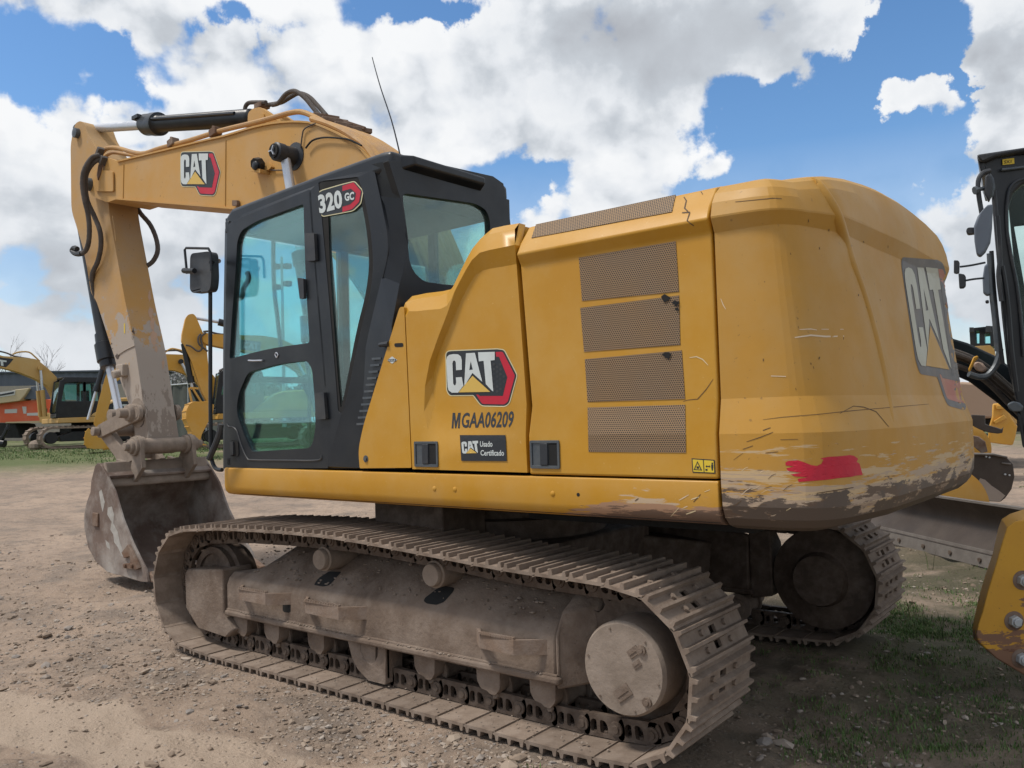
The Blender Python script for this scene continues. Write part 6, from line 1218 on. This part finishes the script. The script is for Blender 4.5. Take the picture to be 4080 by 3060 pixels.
for i, seq in enumerate((((3950, 1000), (3960, 1150), (3975, 1300), (3995, 1450)), ((3960, 760), (3975, 950), (3990, 1100), (4005, 1250), (4030, 1450)), ((3940, 1010), (3948, 1150), (3962, 1280), (3972, 1400)), ((3992, 1060), (4005, 1140), (4018, 1250), (4030, 1400), (4050, 1560)), ((3975, 860), (3985, 1010), (3978, 1100), (3990, 1200)))):
    q = MB(); q.tube([pd(a, b, D7-.05-.02*i)-o7 for a, b in seq], .018+.004*(i % 2), n=8, sub=4); q.build('cab_hose', (M_black, M_plastic, M_latch)[i % 3], G7)
bmx = slab('beam', [(3700, 1320), (3855, 1366), (3960, 1415), (4080, 1500), (4300, 1640), (4300, 1900), (4080, 1700), (3980, 1610), (3860, 1520), (3700, 1450)], D7+.5, .25, M_black, G7, org=o7, bevel=.02)
for i, seq in enumerate((((3790, 1395), (3860, 1420), (3930, 1460), (4000, 1520), (4080, 1590)), ((3800, 1420), (3880, 1450), (3960, 1520), (4030, 1580), (4090, 1640)), ((3790, 1450), (3870, 1480), (3940, 1530), (4010, 1600), (4080, 1670)), ((3800, 1408), (3870, 1436), (3950, 1490), (4040, 1570)))):
    q = MB(); q.tube([pd(a, b, D7+.38-.03*i)-o7 for a, b in seq], .024, n=8); q.build('beam_hose', M_hose, G7)
q = MB(); q.tube([pd(a, b, D7+.2)-o7 for a, b in ((3860, 1490), (3900, 1502), (3935, 1495), (3965, 1460), (3980, 1420), (3984, 1390))], .028, n=8); q.build('beam_hose', M_latch, G7)
slab('valve', [(3872, 1450), (3890, 1440), (3915, 1446), (3935, 1470), (3920, 1482), (3890, 1478)], D7+.25, .12, mat('dusty_pink_casting', (.45, .33, .26), .8, bump=.3), G7, org=o7, bevel=.02)
slab('valve_bracket', [(3878, 1422), (3895, 1416), (3900, 1424), (3885, 1440), (3870, 1470), (3862, 1490), (3858, 1470)], D7+.2, .05, M_y2, G7, org=o7)
pod('head_lamp', [(4012, 1610), (4035, 1598), (4062, 1604), (4080, 1620), (4072, 1640), (4030, 1640), (4018, 1628)], D7-.1, .2, M_latch, .015)
slab('step_frame', [(4052, 1640), (4075, 1660), (4100, 1740), (4090, 1790), (4074, 1780), (4065, 1720)], D7, .1, M_black, G7, org=o7)
slab('lower_body', [(4110, 1760), (4560, 1780), (4560, 2100), (4130, 2050)], D7+.2, .5, M_dark, G7, org=o7)
# bolted yellow blade end in front
D8 = 4.35; o8 = gp(4100, D8); o8.z = -.02
G8 = empty('ripper_bracket', o8, 0, 'worn yellow steel blade end with large bolts and rusty foot at the right edge', 'blade end')
M_wy = mat('scraped_blade_yellow', (.55, .29, .03), .55, col2=(.47, .23, .03), s2=2, a2=.7, speck=(.12, .05, .03), ss=60, sa=.7, bump=.06, wear=[(-.1, .70, (.13, .06, .035), 3.5, 26, .78, None, None), (-.05, .45, (.19, .10, .06), 5, 14, .60, None, None), (-.1, .42, (.10, .05, .035), 5, 18, .80, None, None)])
outl = [(4300, 2010), (4080, 2028), (4023, 2047), (3990, 2068), (3977, 2102), (3956, 2199), (3922, 2300), (3898, 2382), (3883, 2454), (3874, 2503), (3879, 2546), (3960, 2610), (4080, 2675), (4300, 2720)]
inn_ = [(4300, 2060), (4080, 2072), (4042, 2080), (4014, 2102), (3994, 2160), (3965, 2262), (3936, 2358), (3915, 2440), (3898, 2490), (3890, 2530), (3900, 2560), (3970, 2625), (4080, 2690), (4300, 2740)]
o_pts = [pd(a, b, D8+.16)-o8 for a, b in outl]; i_pts = [pd(a, b, D8)-o8 for a, b in inn_]
m = MB(); n_ = len(o_pts); m.add(o_pts+i_pts, [(i, i+1, n_+i+1, n_+i) for i in range(n_-1)]); m.flat(i_pts); m.flat(o_pts); m.add([o_pts[0], i_pts[0], i_pts[-1], o_pts[-1]], [(0, 1, 2, 3)]); P8 = m.build('blade_plate', M_wy, G8, bevel=.008, seg=2, ang=30)
for a_, b_, r_ in ((4074, 2312, .034), (4040, 2474, .034), (4069, 2624, .034)):
    c_ = pd(a_, b_, D8)-o8; m = MB(); m.rev(c_+F_*.002, -F_, [(0, .01), (0, r_*1.5), (.004, r_*1.5), (.006, r_*1.35), (.006, .01)], 24); m.build('washer', M_rust, P8); m = MB(); m.cyl(c_, c_-F_*.03, r_, r_*.92, n=6); m.cyl(c_-F_*.028, c_-F_*.040, r_*.6, n=12); m.build('bolt', M_gal, P8, bevel=.003)
# ------------------------------------------------------------------ ground
from mathutils import noise as mn
def gh(x, y):
    r = math.hypot(x-CAM.x, y-CAM.y)
    h = gh0(x, y)
    n = mn.fractal(Vector((x*.55, y*.55, 3.1)), 1.0, 2.1, 4)*.05+mn.fractal(Vector((x*2.6, y*2.6, 1.7)), .9, 2.2, 4)*.030
    tr = max(0, min(1, (abs(abs(y)-1.19)-.32)/.25)) if abs(x) < 2.2 else 1
    if abs(x) < 2.5: tr = min(tr, 1); n = n*(.15+.85*tr)
    if r < 12: n += mn.fractal(Vector((x*8, y*8, .3)), .9, 2.2, 4)*.014*(.3+.7*tr)
    return h+n-.012
g = MB(); rings = []; NA = 460
r = 1.6; rs = [r]
while r < 600: r *= 1.0125 if r < 14 else 1.05; rs.append(r)
a_c = math.atan2(F_.y, F_.x)
for r in rs:
    ring = []
    for i in range(NA):
        # dense inside the view, coarse behind
        u = i/NA*2-1; ang = a_c+PI*(.32*u+.68*u**5); x = CAM.x+r*math.cos(ang); y = CAM.y+r*math.sin(ang); ring.append(Vector((x, y, gh(x, y))))
    rings.append(ring)
g.loft(rings, caps=False, closed=False); g.f.append(list(range(NA))); g.m.append(0)
def ground_mat():
    m = bpy.data.materials.new('dry_yard_dirt'); m.use_nodes = True; n = m.node_tree; L = n.links.new; b = n.nodes['Principled BSDF']; b.inputs['Roughness'].default_value = .95; b.inputs['Specular IOR Level'].default_value = .15
    tc = n.nodes.new('ShaderNodeTexCoord')
    def noise(s, d=8, r=.6, off=0): 
        x = n.nodes.new('ShaderNodeTexNoise'); x.inputs['Scale'].default_value = s; x.inputs['Detail'].default_value = d; x.inputs['Roughness'].default_value = r
        a = n.nodes.new('ShaderNodeVectorMath'); a.operation = 'ADD'; a.inputs[1].default_value = (off, off, off); L(tc.outputs['Object'], a.inputs[0]); L(a.outputs[0], x.inputs['Vector']); return x.outputs['Fac']
    def rng(v, lo, hi, a=0., b_=1.):
        x = n.nodes.new('ShaderNodeMapRange'); L(v, x.inputs[0]); x.inputs[1].default_value = lo; x.inputs[2].default_value = hi; x.inputs[3].default_value = a; x.inputs[4].default_value = b_; return x.outputs[0]
    def mix(f, a, c):
        x = n.nodes.new('ShaderNodeMix'); x.data_type = 'RGBA'; L(f, x.inputs[0])
        for v, i in ((a, 6), (c, 7)):
            if isinstance(v, tuple): x.inputs[i].default_value = (*v, 1)
            else: L(v, x.inputs[i])
        return x.outputs[2]
    c = mix(rng(noise(.55, 6), .38, .62), (.365, .275, .207), (.285, .216, .165))
    c = mix(rng(noise(1.7, 8, .65, 4), .48, .66), c, (.215, .172, .138))
    c = mix(rng(noise(7, 8, .7, 9), .5, .66, 0, .7), c, (.165, .128, .10))
    c = mix(rng(noise(24, 6, .7, 2), .56, .68, 0, .8), c, (.385, .31, .245))
    v = n.nodes.new('ShaderNodeTexVoronoi'); v.inputs['Scale'].default_value = 34; L(tc.outputs['Object'], v.inputs['Vector'])
    hs = n.nodes.new('ShaderNodeSeparateColor'); L(v.outputs['Color'], hs.inputs[0])
    vm = rng(v.outputs['Distance'], .45, .2, 0, .6); gm = n.nodes.new('ShaderNodeMath'); gm.operation = 'MULTIPLY'; L(vm, gm.inputs[0]); L(rng(hs.outputs[0], .55, .8), gm.inputs[1])
    c = mix(gm.outputs[0], c, (.33, .285, .25))
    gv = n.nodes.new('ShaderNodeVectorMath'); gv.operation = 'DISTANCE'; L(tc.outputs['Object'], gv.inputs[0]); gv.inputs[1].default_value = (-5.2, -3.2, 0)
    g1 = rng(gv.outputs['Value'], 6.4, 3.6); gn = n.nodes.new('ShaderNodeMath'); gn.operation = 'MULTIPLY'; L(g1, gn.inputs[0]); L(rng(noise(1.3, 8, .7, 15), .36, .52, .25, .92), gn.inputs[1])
    c = mix(gn.outputs[0], c, (.085, .080, .05))  # weedy soil, painted darker to deepen the machine's shadow here
    gv2 = n.nodes.new('ShaderNodeVectorMath'); gv2.operation = 'DISTANCE'; L(tc.outputs['Object'], gv2.inputs[0]); gv2.inputs[1].default_value = (-3.7, 4.6, 0)
    g2 = n.nodes.new('ShaderNodeMath'); g2.operation = 'MULTIPLY'; L(rng(gv2.outputs['Value'], 24, 29), g2.inputs[0]); L(rng(noise(.6, 8, .7, 25), .30, .5, .3, .95), g2.inputs[1])
    c = mix(g2.outputs[0], c, (.10, .125, .05))
    r0, r1 = wz(-200, 2790, 0), wz(1300, 3090, 0); t = (r1-r0).normalized(); nn = Vector((-t.y, t.x, 0)).normalized()
    dt = n.nodes.new('ShaderNodeVectorMath'); dt.operation = 'DOT_PRODUCT'; sb = n.nodes.new('ShaderNodeVectorMath'); sb.operation = 'SUBTRACT'; L(tc.outputs['Object'], sb.inputs[0]); sb.inputs[1].default_value = r0; L(sb.outputs[0], dt.inputs[0]); dt.inputs[1].default_value = nn
    wob = n.nodes.new('ShaderNodeMath'); wob.operation = 'MULTIPLY_ADD'; L(noise(1.4, 3, .5, 31), wob.inputs[0]); wob.inputs[1].default_value = .55; L(dt.outputs['Value'], wob.inputs[2])
    ab = n.nodes.new('ShaderNodeMath'); ab.operation = 'ABSOLUTE'; sb2 = n.nodes.new('ShaderNodeMath'); sb2.operation = 'SUBTRACT'; L(wob.outputs[0], sb2.inputs[0]); sb2.inputs[1].default_value = .27; L(sb2.outputs[0], ab.inputs[0])
    c = mix(rng(ab.outputs[0], .29, .24, 0, .85), c, (.42, .33, .253))
    L(c, b.inputs['Base Color'])
    bp = n.nodes.new('ShaderNodeBump'); bp.inputs['Strength'].default_value = .9; bp.inputs['Distance'].default_value = .03
    h = n.nodes.new('ShaderNodeMath'); h.operation = 'MULTIPLY_ADD'; L(gm.outputs[0], h.inputs[0]); h.inputs[1].default_value = .6; L(noise(18, 10, .75, 1), h.inputs[2]); L(h.outputs[0], bp.inputs['Height']); L(bp.outputs[0], b.inputs['Normal']); return m
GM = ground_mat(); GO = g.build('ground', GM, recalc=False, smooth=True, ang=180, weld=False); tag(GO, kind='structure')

# loose stone and clods lying on the dirt
rs_ = random.Random(5)
def stone_mat():
    m = bpy.data.materials.new('loose_stone'); m.use_nodes = True; n = m.node_tree; L = n.links.new; b = n.nodes['Principled BSDF']; b.inputs['Roughness'].default_value = .95; b.inputs['Specular IOR Level'].default_value = .15
    ge = n.nodes.new('ShaderNodeNewGeometry'); r = n.nodes.new('ShaderNodeValToRGB'); L(ge.outputs['Random Per Island'], r.inputs[0]); e = r.color_ramp.elements
    e[0].position = 0; e[0].color = (.19, .145, .11, 1); e[1].position = 1; e[1].color = (.37, .325, .28, 1)
    for p, c in ((.35, (.27, .21, .16)), (.6, (.31, .25, .195)), (.75, (.235, .21, .19)), (.9, (.34, .28, .225))): q = e.new(p); q.color = (*c, 1)
    L(r.outputs[0], b.inputs['Base Color']); return m
IC = []
bm = bmesh.new(); bmesh.ops.create_icosphere(bm, subdivisions=1, radius=1); ICV = [v.co.copy() for v in bm.verts]; ICF = [[v.index for v in f.verts] for f in bm.faces]; bm.free()
def in_view(x, y):
    d = Vector((x, y, 0))-CAM; z = d.dot(F_)
    if z < 1: return False
    u = d.dot(R_)/z*FPX+2040; v = 1530-d.dot(U_)/z*FPX; return -150 < u < 4230 and v < 3200
gm_ = MB(); cnt = 0
# heavier gravel banks: in front of the left track and at lower left
BANK = [wz(a, b, 0) for a, b in ((330, 2640), (700, 2640), (150, 2720), (560, 2760), (900, 2800), (1300, 2900), (1700, 2960), (450, 2830), (700, 3000), (3750, 2330), (3300, 2950), (2200, 3050), (1100, 2780), (260, 2950))]
r0_, r1_ = wz(-200, 2790, 0), wz(1300, 3090, 0); t_r = (r1_-r0_).normalized(); n_r = Vector((-t_r.y, t_r.x, 0))
while cnt < 9500:
    r = 3.0+11*rs_.random()**1.5; a = a_c+rs_.uniform(-.62, .62); x = CAM.x+r*math.cos(a); y = CAM.y+r*math.sin(a)
    if not in_view(x, y): continue
    k = mn.fractal(Vector((x*.9, y*.9, 8.)), 1, 2, 3)+.15+.65*max(math.exp(-((x-b.x)**2+(y-b.y)**2)/.16) for b in BANK)
    if rs_.random() > max(.04, min(1, .12+k*1.1)): continue
    if abs(abs(y)-1.19) < .31 and -2.1 < x < 2.05: continue
    if math.hypot(x+5.2, y+3.2) < 6.0 and rs_.random() < .6: continue
    if abs((Vector((x, y, 0))-r0_).dot(n_r)+.0) < .26 and rs_.random() < .85: continue
    s_ = min(.036, .0050*math.exp(abs(rs_.gauss(0, .60))))*(1+.04*r); z = gh(x, y); cnt += 1
    rot = Matrix.Rotation(rs_.uniform(0, 6.28), 3, 'Z')@Matrix.Rotation(rs_.gauss(0, .35), 3, 'X'); sq = (rs_.uniform(.8, 1.6), rs_.uniform(.6, 1.1), rs_.uniform(.3, .65))
    jit = [rs_.uniform(.72, 1.25) for _ in ICV]
    gm_.add([rot@Vector((v.x*sq[0]*s_*j_, v.y*sq[1]*s_*j_, v.z*sq[2]*s_*j_))+Vector((x, y, z+s_*sq[2]*.35)) for v, j_ in zip(ICV, jit)], ICF)
GR_ = gm_.build('gravel', stone_mat(), None, smooth=False, recalc=False, weld=False); tag(GR_, 'loose grey and tan gravel scattered over the dirt', 'gravel', kind='stuff')
def grass_mat():
    m = bpy.data.materials.new('weed_grass'); m.use_nodes = True; n = m.node_tree; L = n.links.new; b = n.nodes['Principled BSDF']; b.inputs['Roughness'].default_value = .7
    ge = n.nodes.new('ShaderNodeNewGeometry'); r = n.nodes.new('ShaderNodeValToRGB'); L(ge.outputs['Random Per Island'], r.inputs[0]); e = r.color_ramp.elements
    e[0].color = (.03, .055, .015, 1); e[1].color = (.15, .14, .06, 1); q = e.new(.45); q.color = (.08, .16, .03, 1); q = e.new(.75); q.color = (.10, .15, .045, 1)
    L(r.outputs[0], b.inputs['Base Color']); return m
gr_ = MB()
def blade(x, y, h, wd, z=None):
    z = gh(x, y)-.004 if z is None else z; a = rs_.uniform(0, 6.28); l = rs_.uniform(.1, .8)*h; d = Vector((math.cos(a), math.sin(a), 0)); s_ = Vector((-d.y, d.x, 0))*wd; p = Vector((x, y, z))
    gr_.add([p-s_, p+s_, p+d*l*.4+Vector((0, 0, h*.6))+s_*.7, p+d*l*.4+Vector((0, 0, h*.6))-s_*.7, p+d*l+Vector((0, 0, h))], [(0, 1, 2, 3), (3, 2, 4)])
PT = [(3650, 2500, .22, 700), (3780, 2490, .2, 600), (3560, 2420, .2, 400), (3820, 2420, .2, 300), (3600, 2470, .55, 520), (3780, 2500, .5, 620), (3850, 2400, .5, 420), (3480, 2560, .5, 380), (3700, 2620, .5, 420), (3350, 2700, .6, 420), (3100, 2850, .5, 300), (3600, 2820, .6, 420), (3900, 2800, .5, 300), (2900, 3020, .35, 220), (3250, 3000, .5, 300), (3750, 2980, .5, 300), (4000, 2950, .4, 200), (2125, 2975, .12, 60), (2620, 3055, .3, 120), (3650, 2350, .6, 160), (3900, 2250, .8, 200), (4050, 2100, 1.2, 500), (4060, 1950, 2.0, 500), (3500, 2400, .6, 160)]
for px, py, sp_r, n_b in PT:
    c = wz(px, py, 0)
    for t_i in range(n_b//5):
        x = c.x+rs_.gauss(0, sp_r*.6); y = c.y+rs_.gauss(0, sp_r*.6)
        if abs(abs(y)-1.19) < .32 and abs(x) < 2.15: continue
        if mn.fractal(Vector((x*1.6, y*1.6, 5.5)), 1, 2, 3) < -.02: continue
        for _ in range(16): blade(x+rs_.gauss(0, .035), y+rs_.gauss(0, .035), rs_.uniform(.010, .034), rs_.uniform(.0018, .0038))
for _ in range(14000):
    D = rs_.uniform(25, 40); px = rs_.uniform(-100, 1400); p = gp(px, D)
    if mn.fractal(Vector((p.x*.3, p.y*.3, 2)), 1, 2, 3) < -.1 and D < 30: continue
    blade(p.x, p.y, rs_.uniform(.03, .09), .012, gh(p.x, p.y)-.01)
for px, py in ((3935, 2240), (3700, 2250), (3640, 2450), (3770, 2520)):
    c = wz(px, py, 0)
    for _ in range(5): blade(c.x+rs_.gauss(0, .02), c.y+rs_.gauss(0, .02), rs_.uniform(.15, .28), .0028)
GS_ = gr_.build('grass', grass_mat(), None, smooth=False, recalc=False, weld=False); tag(GS_, 'thin green weeds and grass growing through the gravel', 'grass', kind='stuff')
